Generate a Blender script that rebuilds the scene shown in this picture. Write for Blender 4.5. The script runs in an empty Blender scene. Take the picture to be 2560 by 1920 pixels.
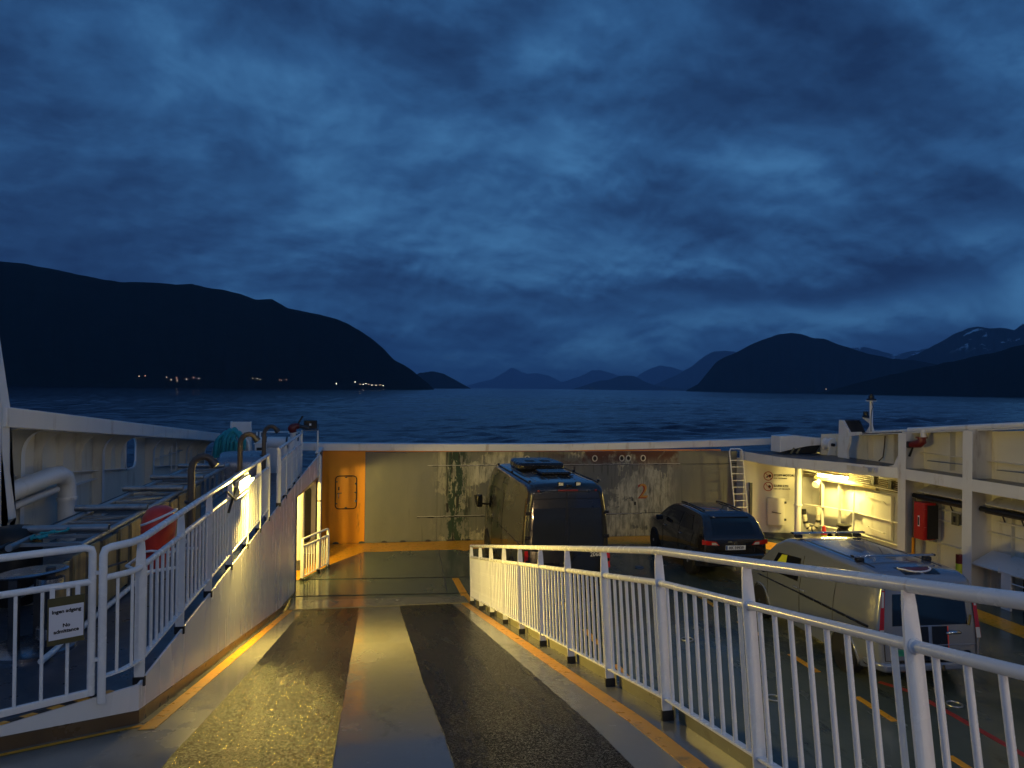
import bpy, bmesh, math, random
from mathutils import Vector as V, Matrix, Euler
from math import sin, cos, pi, radians, exp, atan2, sqrt, floor
random.seed(7)
S = bpy.context.scene
C = S.collection
# ------------------------------------------------------------------ camera
psi, pitch, roll = math.atan(350/1850), radians(0.33), radians(0.70)
fwd = V((sin(psi)*cos(pitch), cos(psi)*cos(pitch), sin(pitch)))
rgt = V((cos(psi), -sin(psi), 0)); upv = rgt.cross(fwd)
rr = rgt*cos(roll)+upv*sin(roll); uu = -rgt*sin(roll)+upv*cos(roll)
cd = bpy.data.cameras.new('camera'); cd.sensor_width = 36; cd.lens = 36*1850/2560
cd.clip_start = .05; cd.clip_end = 80000
cam = bpy.data.objects.new('camera', cd); C.objects.link(cam)
cam.matrix_world = Matrix(((rr.x, uu.x, -fwd.x, 0), (rr.y, uu.y, -fwd.y, 0), (rr.z, uu.z, -fwd.z, 4.7), (0, 0, 0, 1)))
S.camera = cam
S.view_settings.view_transform = 'Standard'; S.view_settings.look = 'None'
S.view_settings.exposure = 0; S.view_settings.gamma = 1
try: S.view_settings.use_curve_mapping = False
except Exception: pass
S.cycles.use_denoising = True
S.cycles.max_bounces = 4; S.cycles.diffuse_bounces = 2; S.cycles.glossy_bounces = 3; S.cycles.transmission_bounces = 2; S.cycles.volume_bounces = 1
S.cycles.sample_clamp_indirect = 4
# ------------------------------------------------------------------ node helper
class NT:
    def __init__(s, tree): s.t = tree; s.n = tree.nodes; s.l = tree.links
    def node(s, typ, **k):
        n = s.n.new(typ)
        for a, b in k.items(): setattr(n, a, b)
        return n
    def put(s, sock, val):
        if val is None: return
        if hasattr(val, 'is_output') or hasattr(val, 'links'): s.l.new(val, sock)
        else:
            if hasattr(sock.default_value, '__len__') and not hasattr(val, '__len__'): val = (val, val, val)
            if hasattr(sock.default_value, '__len__') and len(sock.default_value) == 4 and len(val) == 3: val = (*val, 1)
            sock.default_value = val
    def math(s, op, a, b=None, c=None, clamp=False):
        n = s.node('ShaderNodeMath', operation=op); n.use_clamp = clamp
        s.put(n.inputs[0], a); s.put(n.inputs[1], b)
        if c is not None: s.put(n.inputs[2], c)
        return n.outputs[0]
    def mix(s, f, a, b, mode='MIX'):
        n = s.node('ShaderNodeMix', data_type='RGBA', blend_type=mode)
        s.put(n.inputs[0], f); s.put(n.inputs[6], a); s.put(n.inputs[7], b)
        return n.outputs[2]
    def ramp(s, f, stops):
        n = s.node('ShaderNodeValToRGB'); cr = n.color_ramp
        while len(cr.elements) < len(stops): cr.elements.new(.5)
        for e, (p, c) in zip(cr.elements, stops):
            e.position = p; e.color = (*c, 1) if hasattr(c, '__len__') else (c, c, c, 1)
        s.put(n.inputs[0], f); return n.outputs[0]
    def noise(s, vec, scale, detail=4, rough=.55, dist=0):
        n = s.node('ShaderNodeTexNoise'); s.put(n.inputs['Vector'], vec)
        n.inputs['Scale'].default_value = scale; n.inputs['Detail'].default_value = detail
        n.inputs['Roughness'].default_value = rough; n.inputs['Distortion'].default_value = dist
        return n.outputs[0]
    def mapping(s, vec, scale=(1, 1, 1), loc=(0, 0, 0), rot=(0, 0, 0)):
        n = s.node('ShaderNodeMapping'); s.put(n.inputs[0], vec)
        n.inputs['Location'].default_value = loc; n.inputs['Rotation'].default_value = rot; n.inputs['Scale'].default_value = scale
        return n.outputs[0]
    def sep(s, vec):
        n = s.node('ShaderNodeSeparateXYZ'); s.put(n.inputs[0], vec); return n.outputs
    def comb(s, x, y, z):
        n = s.node('ShaderNodeCombineXYZ'); s.put(n.inputs[0], x); s.put(n.inputs[1], y); s.put(n.inputs[2], z); return n.outputs[0]
    def smooth(s, v, a, b):
        n = s.node('ShaderNodeMapRange', interpolation_type='SMOOTHSTEP'); s.put(n.inputs[0], v)
        n.inputs[1].default_value = a; n.inputs[2].default_value = b; return n.outputs[0]
# ------------------------------------------------------------------ world: heavy dusk cloud over the fjord
W = bpy.data.worlds.new('World'); S.world = W; W.use_nodes = True
w = NT(W.node_tree); w.n.clear()
tc = w.node('ShaderNodeTexCoord').outputs['Generated']
dx, dy, dz = w.sep(tc)
az = w.math('MULTIPLY', w.math('ARCTAN2', dx, dy), 57.2958)
el = w.math('MULTIPLY', w.math('ARCSINE', dz), 57.2958)
den = w.math('ADD', w.math('MAXIMUM', dz, 0), .50)
cx = w.math('DIVIDE', dx, den); cy = w.math('DIVIDE', dy, den)
pv = w.comb(cx, cy, 0)
wn_ = w.node('ShaderNodeTexNoise'); w.put(wn_.inputs['Vector'], pv); wn_.inputs['Scale'].default_value = 1.9; wn_.inputs['Detail'].default_value = 3
wv3 = w.node('ShaderNodeVectorMath', operation='MULTIPLY_ADD'); w.l.new(wn_.outputs['Color'], wv3.inputs[0]); wv3.inputs[1].default_value = (.20, .15, 0); w.l.new(pv, wv3.inputs[2])
pw = wv3.outputs[0]
n_big = w.noise(w.mapping(pw, (.8, .9, 1), (3.1, 1.7, 0)), 1.5, 3, .5)
n_mid = w.noise(w.mapping(pw, (1, 1.15, 1), (.4, 5.2, 0)), 2.8, 7, .55)
n_fin = w.noise(w.mapping(pw, (1, 1.2, 1), (8, 2.2, 0)), 13, 4, .5)
n_rel = w.noise(w.mapping(pw, (1, 1.15, 1), (.41, 5.225, 0)), 2.8, 7, .55)
bil = w.math('ADD', w.math('MULTIPLY', w.math('SUBTRACT', n_mid, n_rel), 4.2), .25)
dens = w.math('ADD', w.math('MULTIPLY', n_mid, .85), w.math('ADD', w.math('MULTIPLY', n_big, .72), w.math('ADD', w.math('MULTIPLY', n_fin, .11), w.math('MULTIPLY', bil, .22))))
dens = w.math('SUBTRACT', dens, .40)
# the larger banks and gaps of this evening's cloud deck (azimuth, elevation, half widths, tilt, depth)
wx = w.math('MULTIPLY', w.math('SUBTRACT', n_rel, .5), 22)
wy = w.math('MULTIPLY', w.math('SUBTRACT', n_mid, .5), 9)
azw = w.math('ADD', az, wx); elw = w.math('ADD', el, wy)
feat = [(15, 25.5, 4.5, 3.5, .3, .17), (15, 18.5, 3.5, 2.5, .5, .15), (11, 13, 9, 4.5, 0, .13), (-5, 12.5, 10, 4, 0, .10), (5, 17, 8, 3, 0, .08), (34, 5.0, 13, 1.4, 0, .18),
        (42, 10.2, 4, 1.5, .1, .17), (47, 6.8, 4, 2.0, .2, .2), (33, 17.2, 7, 2.0, .3, .10), (0, 5.2, 8, 1.6, 0, .07), (-10, 20.5, 7, 4, 0, .09), (40, 25, 5, 2, 0, .08),
        (3, 24.5, 9, 2.4, -.15, -.17), (35, 22, 6, 4, -.35, -.20), (24, 8.0, 12, 1.6, .03, -.24), (35, 7.3, 7, 1.2, .06, -.24), (-22, 10.5, 9, 4, 0, -.10),
        (-24, 18, 7, 7, 0, -.12), (45, 12.3, 7, 2.0, .1, -.20), (4, 8.4, 9, 1.4, -.12, -.09), (21, 14.6, 6, 2.0, .15, -.10), (12, 21, 5, 1.6, -.25, -.15), (-14, 15.3, 7, 1.4, 0, -.09), (20, 21.8, 4, 1.4, -.2, -.08)]
acc = dens
for (a, e, ra, re, tl, k) in feat:
    u_ = w.math('SUBTRACT', azw, a); v_ = w.math('SUBTRACT', w.math('SUBTRACT', elw, e), w.math('MULTIPLY', u_, tl))
    q = w.math('ADD', w.math('MULTIPLY', w.math('MULTIPLY', u_, u_), 1/ra**2), w.math('MULTIPLY', w.math('MULTIPLY', v_, v_), 1/re**2))
    g = w.math('EXPONENT', w.math('MULTIPLY', q, -1))
    acc = w.math('MULTIPLY_ADD', g, k, acc)
acc = w.math('MULTIPLY_ADD', acc, 1.22, -.115)
col = w.ramp(acc, [(.16, (.0105, .034, .102)), (.36, (.0180, .062, .168)), (.54, (.0290, .104, .258)), (.84, (.062, .208, .440))])
bg = w.node('ShaderNodeBackground'); w.put(bg.inputs[0], col); bg.inputs[1].default_value = .94
# a faint Nishita twilight underneath the cloud
sk = w.node('ShaderNodeTexSky', sky_type='NISHITA', sun_disc=False, sun_elevation=radians(-2), sun_rotation=radians(150))
bg2 = w.node('ShaderNodeBackground'); w.put(bg2.inputs[0], sk.outputs[0]); bg2.inputs[1].default_value = .01
ads = w.node('ShaderNodeAddShader'); w.l.new(bg.outputs[0], ads.inputs[0]); w.l.new(bg2.outputs[0], ads.inputs[1])
W.cycles.sampling_method = 'MANUAL'; W.cycles.sample_map_resolution = 256
wo = w.node('ShaderNodeOutputWorld'); w.l.new(ads.outputs[0], wo.inputs[0])
# ------------------------------------------------------------------ mesh builder
class MB:
    def __init__(s): s.v = []; s.f = []
    def add(s, vs, fs):
        o = len(s.v); s.v += [tuple(p) for p in vs]; s.f += [tuple(i+o for i in f) for f in fs]; return s
    def box(s, c, d, rot=None):
        hx, hy, hz = d[0]/2, d[1]/2, d[2]/2
        vs = [V((x, y, z)) for x in (-hx, hx) for y in (-hy, hy) for z in (-hz, hz)]
        if rot is not None: vs = [rot @ p for p in vs]
        c = V(c)
        return s.add([p+c for p in vs], [(0, 1, 3, 2), (4, 6, 7, 5), (0, 4, 5, 1), (2, 3, 7, 6), (0, 2, 6, 4), (1, 5, 7, 3)])
    def lim(s, x0, x1, y0, y1, z0, z1): return s.box(((x0+x1)/2, (y0+y1)/2, (z0+z1)/2), (x1-x0, y1-y0, z1-z0))
    def bar(s, a, b, w_, h, up=(0, 0, 1)):
        a, b, up = V(a), V(b), V(up); d = (b-a); L = d.length; d.normalize()
        sd = d.cross(up)
        if sd.length < 1e-4: sd = d.cross(V((1, 0, 0)))
        sd.normalize(); u = sd.cross(d)
        return s.box((a+b)/2, (w_, L, h), Matrix((sd, d, u)).transposed())
    def tube(s, pts, r, n=10, closed=False):
        pts = [V(p) for p in pts]; N = len(pts); rs = r if hasattr(r, '__len__') else [r]*N
        prev = None; vs = []
        for i, p in enumerate(pts):
            if closed: t = pts[(i+1) % N]-pts[i-1]
            else: t = pts[min(i+1, N-1)]-pts[max(i-1, 0)]
            t.normalize()
            if prev is None:
                x = t.cross(V((0, 0, 1)))
                if x.length < .05: x = t.cross(V((1, 0, 0)))
            else: x = prev-t*prev.dot(t)
            x.normalize(); prev = x; y = t.cross(x)
            vs += [p+x*(rs[i]*cos(2*pi*k/n))+y*(rs[i]*sin(2*pi*k/n)) for k in range(n)]
        fs = []
        for i in range(N if closed else N-1):
            for k in range(n):
                a = i*n+k; b = i*n+(k+1) % n; c = ((i+1) % N)*n+(k+1) % n; d = ((i+1) % N)*n+k
                fs.append((a, b, c, d))
        if not closed: fs += [tuple(range(n))[::-1], tuple(range((N-1)*n, N*n))]
        return s.add(vs, fs)
    def prism(s, poly, ext):
        poly = [V(p) for p in poly]; e = V(ext); n = len(poly)
        return s.add(poly+[p+e for p in poly], [tuple(range(n))[::-1], tuple(range(n, 2*n))]+[(i, (i+1) % n, n+(i+1) % n, n+i) for i in range(n)])
    def lathe(s, prof, n=24, c=(0, 0, 0), ax='z'):
        c = V(c); vs = []
        for (r, h) in prof:
            for k in range(n):
                a = 2*pi*k/n; p = (r*cos(a), r*sin(a), h)
                if ax == 'x': p = (h, r*cos(a), r*sin(a))
                if ax == 'y': p = (r*cos(a), h, -r*sin(a))
                vs.append(V(p)+c)
        m = len(prof); fs = []
        for i in range(m-1):
            for k in range(n): fs.append((i*n+k, i*n+(k+1) % n, (i+1)*n+(k+1) % n, (i+1)*n+k))
        fs += [tuple(range(n))[::-1], tuple(range((m-1)*n, m*n))]
        return s.add(vs, fs)
    def grid(s, fn, nu, nv):
        vs = [fn(i/nu, j/nv) for i in range(nu+1) for j in range(nv+1)]
        return s.add(vs, [(i*(nv+1)+j, (i+1)*(nv+1)+j, (i+1)*(nv+1)+j+1, i*(nv+1)+j+1) for i in range(nu) for j in range(nv)])
    def mesh(s, name, ang=35, recalc=True):
        me = bpy.data.meshes.new(name); me.from_pydata([tuple(p) for p in s.v], [], s.f)
        if recalc:
            bm = bmesh.new(); bm.from_mesh(me); bmesh.ops.recalc_face_normals(bm, faces=bm.faces); bm.to_mesh(me); bm.free()
        me.shade_smooth()
        me.set_sharp_from_angle(angle=radians(ang)); return me
def rrect(x0, x1, y0, y1, r, n=5):
    o = []
    for (cx_, cy_, a0) in ((x1-r, y1-r, 0), (x0+r, y1-r, 90), (x0+r, y0+r, 180), (x1-r, y0+r, 270)):
        o += [(cx_+r*cos(radians(a0+90*k/n)), cy_+r*sin(radians(a0+90*k/n))) for k in range(n+1)]
    return o
PINV = {}
def tag(o, label=None, cat=None, group=None, kind=None):
    for k, v in (('label', label), ('category', cat), ('group', group), ('kind', kind)):
        if v: o[k] = v
    return o
def thing(name, label, cat, loc=(0, 0, 0), group=None, rz=None):
    e = bpy.data.objects.new(name, None); C.objects.link(e); e.location = loc; e.empty_display_size = .2
    if rz is not None: e.rotation_euler = (0, 0, rz)          # children are built in the thing's own frame
    else: PINV[e.name] = Matrix.Translation(-V(loc))           # children are built in ship coordinates
    return tag(e, label, cat, group)
def link(name, me, mt, parent=None, bevel=0, **k):
    o = bpy.data.objects.new(name, me); C.objects.link(o)
    if mt is not None:
        if len(me.materials) == 0: me.materials.append(mt)
    if parent is not None:
        o.parent = parent
        if parent.name in PINV: o.matrix_parent_inverse = PINV[parent.name]
    if bevel:
        b = o.modifiers.new('b', 'BEVEL'); b.width = bevel; b.segments = 2; b.limit_method = 'ANGLE'; b.angle_limit = radians(40)
    return tag(o, **k)
def ob(name, mb, mt, parent=None, bevel=0, ang=35, **k): return link(name, mb.mesh(name, ang), mt, parent, bevel, **k)
def box(name, mt, parent, x0, x1, y0, y1, z0, z1, bevel=0, **k): return ob(name, MB().lim(x0, x1, y0, y1, z0, z1), mt, parent, bevel, **k)
def tube(name, mt, parent, pts, r, n=10, **k): return ob(name, MB().tube(pts, r, n), mt, parent, ang=50, **k)
def arc(p, ctr, r, a0, a1, n=6): return None
def text(name, s, size, mt, parent, pos, right, up, depth=.002, align='LEFT', bold=0, **k):
    cu = bpy.data.curves.new(name, 'FONT'); cu.body = s; cu.size = size; cu.extrude = depth; cu.align_x = align; cu.resolution_u = 3; cu.offset = bold
    t = bpy.data.objects.new('t', cu); C.objects.link(t)
    dg = bpy.context.evaluated_depsgraph_get(); me = bpy.data.meshes.new_from_object(t.evaluated_get(dg))
    bpy.data.objects.remove(t); bpy.data.curves.remove(cu)
    r_, u_ = V(right).normalized(), V(up).normalized(); n_ = r_.cross(u_)
    M = Matrix(((r_.x, u_.x, n_.x, pos[0]), (r_.y, u_.y, n_.y, pos[1]), (r_.z, u_.z, n_.z, pos[2]), (0, 0, 0, 1)))
    me.transform(M); me.name = name; me.materials.clear()
    return link(name, me, mt, parent, **k)
# ------------------------------------------------------------------ materials
def new(name):
    m = bpy.data.materials.new(name); m.use_nodes = True; t = NT(m.node_tree); t.n.clear()
    o = t.node('ShaderNodeOutputMaterial'); p = t.node('ShaderNodeBsdfPrincipled'); t.l.new(p.outputs[0], o.inputs[0])
    t.p = p; t.oc = t.node('ShaderNodeTexCoord').outputs['Object']; t.out = o
    return m, t
def mk(name, col, rough=.5, metal=0, var=.12, vs=2.5, bump=0, bs=60, stretch=(1, 1, 1), dirt=None, coat=0, rvar=.1, spec=.5):
    m, t = new(name); vec = t.mapping(t.oc, stretch)
    n1 = t.noise(vec, vs, 6, .6)
    c = t.mix(n1, [x*(1-var*1.6) for x in col], [min(1, x*(1+var)) for x in col])
    if dirt:
        dc, amt, dsc = dirt
        n2 = t.noise(t.mapping(t.oc, (stretch[0]*1.0, stretch[1]*1.0, stretch[2]*.25), (5, 3, 1)), dsc, 7, .65)
        c = t.mix(t.smooth(n2, .62-amt*.25, .82-amt*.12), c, dc)
    t.put(t.p.inputs['Base Color'], c)
    t.put(t.p.inputs['Roughness'], t.math('ADD', rough-rvar, t.math('MULTIPLY', t.noise(vec, vs*3, 4), 2*rvar), clamp=True))
    t.p.inputs['Metallic'].default_value = metal
    t.p.inputs['Coat Weight'].default_value = coat; t.p.inputs['Coat Roughness'].default_value = .06
    t.p.inputs['Specular IOR Level'].default_value = spec
    if bump:
        b = t.node('ShaderNodeBump'); b.inputs['Strength'].default_value = bump; b.inputs['Distance'].default_value = .01
        t.put(b.inputs['Height'], t.noise(t.oc, bs, 4, .6)); t.l.new(b.outputs[0], t.p.inputs['Normal'])
    return m
def emit(name, col, st):
    m, t = new(name); t.put(t.p.inputs['Base Color'], (.8, .8, .75)); t.put(t.p.inputs['Emission Color'], col); t.p.inputs['Emission Strength'].default_value = st
    return m
RUST = (.16, .07, .035)
WHITE = mk('white_paint', (.78, .79, .80), .32, var=.06, vs=1.4, bump=.06, bs=9, dirt=((.40, .34, .27), .25, 3))
RAILW = mk('rail_paint', (.82, .83, .84), .26, var=.05, vs=4, bump=.05, bs=24, dirt=((.34, .22, .13), .06, 9))
CREAM = mk('cream_paint', (.74, .72, .64), .38, var=.08, vs=1.2, bump=.08, bs=7, dirt=((.38, .32, .24), .35, 2.4))
STEELW = mk('grey_white_panel', (.76, .77, .78), .26, var=.07, vs=1.0, bump=.05, bs=4, stretch=(1, 1, .25), dirt=((.46, .44, .42), .2, 2.2))
SIDEDK = mk('side_deck_paint', (.050, .062, .085), .32, var=.25, vs=2, bump=.1, bs=30, rvar=.16)
PLATF = mk('platform_paint', (.03, .037, .05), .35, var=.2, vs=2, bump=.1, bs=30)
SKIRT = mk('dark_skirt', (.07, .075, .085), .3, var=.15)
BROWN = mk('brown_skirt', (.13, .085, .045), .30, var=.25, vs=2.5, dirt=((.06, .045, .035), .4, 3))
YEL = mk('yellow_paint', (.80, .36, .012), .30, var=.14, vs=4, bump=.12, bs=60, dirt=((.22, .12, .03), .35, 5))
ORANGE = mk('orange_paint', (.78, .30, .004), .42, var=.10, vs=.9, bump=.06, bs=5, dirt=((.28, .12, .02), .12, 5))
BLACK = mk('black_rubber', (.012, .012, .013), .55, var=.2)
BLKGL = mk('black_plastic', (.010, .010, .012), .25, var=.2)
DSTEEL = mk('dark_steel', (.07, .075, .085), .45, .6, var=.25, vs=6, dirt=((.09, .05, .03), .35, 6))
GALV = mk('galvanised', (.36, .39, .42), .38, .75, var=.22, vs=8, dirt=((.2, .16, .13), .3, 5))
STAIN = mk('stainless', (.35, .36, .40), .25, .9, var=.15, vs=3)
BRASS = mk('brown_pipe', (.10, .078, .062), .55, .05, var=.3, vs=9, dirt=((.1, .05, .03), .3, 8))
WOOD = mk('weathered_board', (.36, .27, .13), .6, var=.35, vs=5, stretch=(3, 3, .35), bump=.25, bs=20, dirt=((.10, .08, .05), .45, 5))
REDP = mk('red_paint', (.50, .022, .020), .35, var=.15, vs=5)
REDB = mk('red_buoy', (.62, .045, .025), .4, var=.2, vs=6, bump=.15, bs=18)
DRED = mk('dark_red_enamel', (.16, .014, .014), .35, var=.2, vs=6)
TEAL = mk('teal_rope', (.03, .40, .46), .7, var=.4, vs=30, bump=.5, bs=160)
BRD = mk('sign_board', (.10, .085, .03), .5, var=.15)
PAPER = mk('paper', (.75, .76, .82), .6, var=.03)
INK = mk('ink', (.012, .012, .014), .6, var=.05)
LEAD = mk('fire_red_ink', (.35, .03, .02), .6)
CABLE = mk('cable', (.10, .075, .04), .5, var=.3, vs=9)
TRAY = mk('cable_tray', (.10, .085, .075), .45, .3, var=.3, vs=4, dirt=((.14, .08, .05), .3, 4))
GLASS = mk('dark_glass', (.008, .009, .011), .05, var=.1, coat=.5, rvar=.02)
CHROME = mk('chrome', (.6, .6, .62), .15, 1, var=.05)
RUBBER = mk('tyre', (.014, .014, .015), .7, var=.2, vs=20)
RIM = mk('alloy', (.45, .46, .48), .3, .8, var=.1)
TAIL = mk('tail_lamp', (.45, .012, .008), .12, var=.1, coat=.6)
TAILW = mk('clear_lamp', (.55, .55, .52), .15, var=.1, coat=.6)
REFLY = mk('reflective_yellow', (.62, .66, .04), .35, var=.05)
CONE = mk('cone_red', (.75, .05, .035), .45, var=.08)
GROOVE = mk('panel_gap', (.004, .004, .005), .6)
# ------------------------------------------------------------------ special surfaces
def wetdeck(name, c0, c1, rmin, rmax, bump=.15):
    m, t = new(name)
    n1 = t.noise(t.oc, .9, 7, .62); n2 = t.noise(t.mapping(t.oc, (1, .35, 1), (7, 2, 0)), 2.2, 7, .65); n3 = t.noise(t.oc, 14, 5, .7)
    c = t.mix(n1, c0, c1)
    c = t.mix(t.smooth(n2, .56, .75), c, [x*.45 for x in c0])
    c = t.mix(t.math('MULTIPLY', t.smooth(n3, .62, .72), .5), c, [x*1.6 for x in c1])
    t.put(t.p.inputs['Base Color'], c)
    t.put(t.p.inputs['Roughness'], t.math('ADD', rmin, t.math('MULTIPLY', t.smooth(t.noise(t.mapping(t.oc, (1, .5, 1), (2, 1, 0)), 1.1, 6, .6), .35, .7), rmax-rmin)))
    b = t.node('ShaderNodeBump'); b.inputs['Strength'].default_value = bump; b.inputs['Distance'].default_value = .01
    t.put(b.inputs['Height'], t.math('ADD', t.noise(t.oc, 70, 3), t.math('MULTIPLY', t.noise(t.oc, 2.0, 3), 3))); t.l.new(b.outputs[0], t.p.inputs['Normal'])
    return m
DECK = wetdeck('wet_green_deck', (.050, .068, .056), (.105, .122, .096), .07, .30, .05)
RAMPP = wetdeck('wet_ramp_paint', (.15, .145, .125), (.20, .195, .168), .13, .30, .04)
KERB = wetdeck('olive_kerb', (.17, .16, .10), (.25, .235, .15), .25, .45, .1)
m, t = new('antislip_asphalt'); ASPH = m
vo = t.node('ShaderNodeTexVoronoi'); vo.inputs['Scale'].default_value = 98; t.put(vo.inputs['Vector'], t.oc)
gr = t.noise(t.oc, 120, 3, .7); pa = t.noise(t.mapping(t.oc, (2.2, .16, 1)), 1.8, 6, .62)
t.put(t.p.inputs['Base Color'], t.mix(t.smooth(t.sep(vo.outputs['Color'])[2], .78, .9), t.mix(gr, (.0025, .0025, .003), t.mix(pa, (.003, .003, .0035), (.007, .0065, .006))), (.012, .0115, .011)))
t.put(t.p.inputs['Roughness'], t.math('SUBTRACT', .34, t.math('ADD', t.math('MULTIPLY', pa, .14), t.math('MULTIPLY', t.smooth(t.sep(vo.outputs['Color'])[1], .68, .85), .12))))
b = t.node('ShaderNodeBump'); t.put(t.p.inputs['Specular IOR Level'], t.math('ADD', .03, t.math('MULTIPLY', t.smooth(t.sep(vo.outputs['Color'])[1], .45, .95), .62))); b.inputs['Strength'].default_value = .6; b.inputs['Distance'].default_value = .006
t.put(b.inputs['Height'], t.math('ADD', vo.outputs['Distance'], t.math('MULTIPLY', gr, .8))); t.l.new(b.outputs[0], t.p.inputs['Normal'])
# scarred grey paint of the bow door: primer, old green and rust showing through
m, t = new('scarred_bow_paint'); BOWP = m
x, y, z = t.sep(t.oc)
na = t.noise(t.oc, .75, 8, .62, .4); nb = t.noise(t.mapping(t.oc, (.8, 1, .9), (4, 0, 2)), .85, 9, .60, .25); nc = t.noise(t.mapping(t.oc, (2.2, 1, .7), (9, 0, 5)), 2.6, 8, .7, .3)
nd = t.noise(t.mapping(t.oc, (5, 1, .35), (1, 0, 8)), 2.2, 7, .65)
c = t.mix(t.noise(t.mapping(t.oc, (1, 1, .12)), 2.2, 5), (.130, .140, .135), (.180, .188, .178))
band = t.math('MULTIPLY', t.smooth(x, 1.7, 2.4), t.math('SUBTRACT', 1, t.smooth(x, 9.2, 10.0)))
pm = t.math('ADD', nb, t.math('MULTIPLY', t.smooth(nd, .45, .62), .05))
pr = t.smooth(t.math('ADD', pm, t.math('MULTIPLY', t.smooth(x, 4.6, 6.2), .055)), .512, .525)
c = t.mix(t.math('MULTIPLY', pr, band), c, t.mix(t.smooth(nc, .35, .65), (.20, .205, .175), (.56, .545, .43)))
c = t.mix(t.math('MULTIPLY', band, t.math('MULTIPLY', t.smooth(nd, .56, .62), .55)), c, (.05, .048, .042))
gz = t.math('MULTIPLY', t.math('SUBTRACT', t.smooth(x, 2.1, 2.4), t.smooth(x, 2.7, 3.2)), band)
c = t.mix(t.math('MULTIPLY', gz, t.smooth(nc, .47, .50)), c, (.008, .036, .024))
c = t.mix(t.math('MULTIPLY', gz, t.smooth(nd, .57, .59)), c, (.010, .010, .010))
rz = t.math('MULTIPLY', t.smooth(z, 2.05, 2.6), t.math('SUBTRACT', t.smooth(x, 5.0, 6.5), t.smooth(x, 9.6, 10.4)))
c = t.mix(t.math('MULTIPLY', rz, t.smooth(na, .44, .52)), c, (.085, .028, .022))
c = t.mix(t.math('MULTIPLY', t.smooth(t.noise(t.mapping(t.oc, (6, 1, .22), (3, 0, 1)), 1.6, 6, .6), .60, .74), .6), c, (.055, .042, .030))
t.put(t.p.inputs['Base Color'], c); t.p.inputs['Roughness'].default_value = .5
b = t.node('ShaderNodeBump'); b.inputs['Strength'].default_value = .35; b.inputs['Distance'].default_value = .02
t.put(b.inputs['Height'], t.math('ADD', pr, t.math('MULTIPLY', t.noise(t.mapping(t.oc, (1, 1, .7)), 1.1, 2), 9))); t.l.new(b.outputs[0], t.p.inputs['Normal'])
# sea
m, t = new('fjord_water'); SEA = m
h = t.math('ADD', t.math('MULTIPLY', t.noise(t.mapping(t.oc, (.8, 1.5, 1), (0, 0, 0), (0, 0, .35)), .10, 3, .5, .4), 1.5), t.math('ADD', t.math('MULTIPLY', t.noise(t.mapping(t.oc, (.7, 1.4, 1), (5, 1, 0), (0, 0, -.2)), .42, 4, .6, .5), .50), t.math('MULTIPLY', t.noise(t.oc, 1.9, 3, .6), .10)))
b = t.node('ShaderNodeBump'); b.inputs['Strength'].default_value = .8; b.inputs['Distance'].default_value = .55
t.put(b.inputs['Height'], h); t.l.new(b.outputs[0], t.p.inputs['Normal'])
t.put(t.p.inputs['Specular Tint'], (.86, .70, 1.0)); t.put(t.p.inputs['Base Color'], (.008, .007, .034)); t.p.inputs['Roughness'].default_value = .12; t.p.inputs['IOR'].default_value = 1.33
# hillsides
def hillmat(name, snow=False):
    m, t = new(name); n1 = t.noise(t.oc, .004, 8, .65); n2 = t.noise(t.oc, .02, 6, .65)
    c = t.mix(n2, (.008, .012, .010), t.mix(n1, (.013, .018, .014), (.032, .034, .032)))
    if snow:
        x, y, z = t.sep(t.oc); ns = t.noise(t.mapping(t.oc, (1, 1, .5)), .0042, 8, .68, .6)
        c = t.mix(t.math('MULTIPLY', t.smooth(z, 400, 520), t.smooth(ns, .555, .575)), c, (.72, .76, .82))
    t.put(t.p.inputs['Base Color'], c); t.p.inputs['Roughness'].default_value = .95; t.p.inputs['Specular IOR Level'].default_value = .1
    return m
HILL = hillmat('forested_slope'); HILLS = hillmat('snowy_slope', True)
# ------------------------------------------------------------------ sea, mountains
SL = -2.6
rw = random.Random(21); WV = []
for k in range(16):
    lam = 1.5*1.165**k; th = radians(205+rw.gauss(0, 34)); WV.append((2*pi/lam*sin(th), 2*pi/lam*cos(th), lam*.0100, rw.uniform(0, 6.28), lam))
def seah(x, y, r):
    h = 0
    for (kx, ky, A, ph, lam) in WV:
        if r*.0075 > lam*.45: continue
        c = cos(kx*x+ky*y+ph); h += A*(c+.35*c*c)
    return h*(.55+.75*max(0, NZ.noise(V((x*.011, y*.017, 3)))+.35))
from mathutils import noise as NZ
mb = MB(); rs = [20.]
while rs[-1] < 2600: rs.append(rs[-1]*1.0075)
rs += [2700*1.25**k for k in range(15)]
NA = 330
for i in range(NA+1):
    a = radians(-58+132*i/NA)
    for r in rs: x, y = r*sin(a), r*cos(a); mb.v.append((x, y, SL+(seah(x, y, r) if r < 2600 else 0)))
nr_ = len(rs)
mb.f = [(i*nr_+j, (i+1)*nr_+j, (i+1)*nr_+j+1, i*nr_+j+1) for i in range(NA) for j in range(nr_-1)]
ob('sea', mb, SEA, kind='structure', ang=180)
def lerp_list(L, x):
    if x <= L[0][0]: return L[0][1]
    for (a, b), (c, d) in zip(L, L[1:]):
        if x <= c: return b+(d-b)*(x-a)/(c-a)
    return L[-1][1]
from mathutils import noise as NZ
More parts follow.
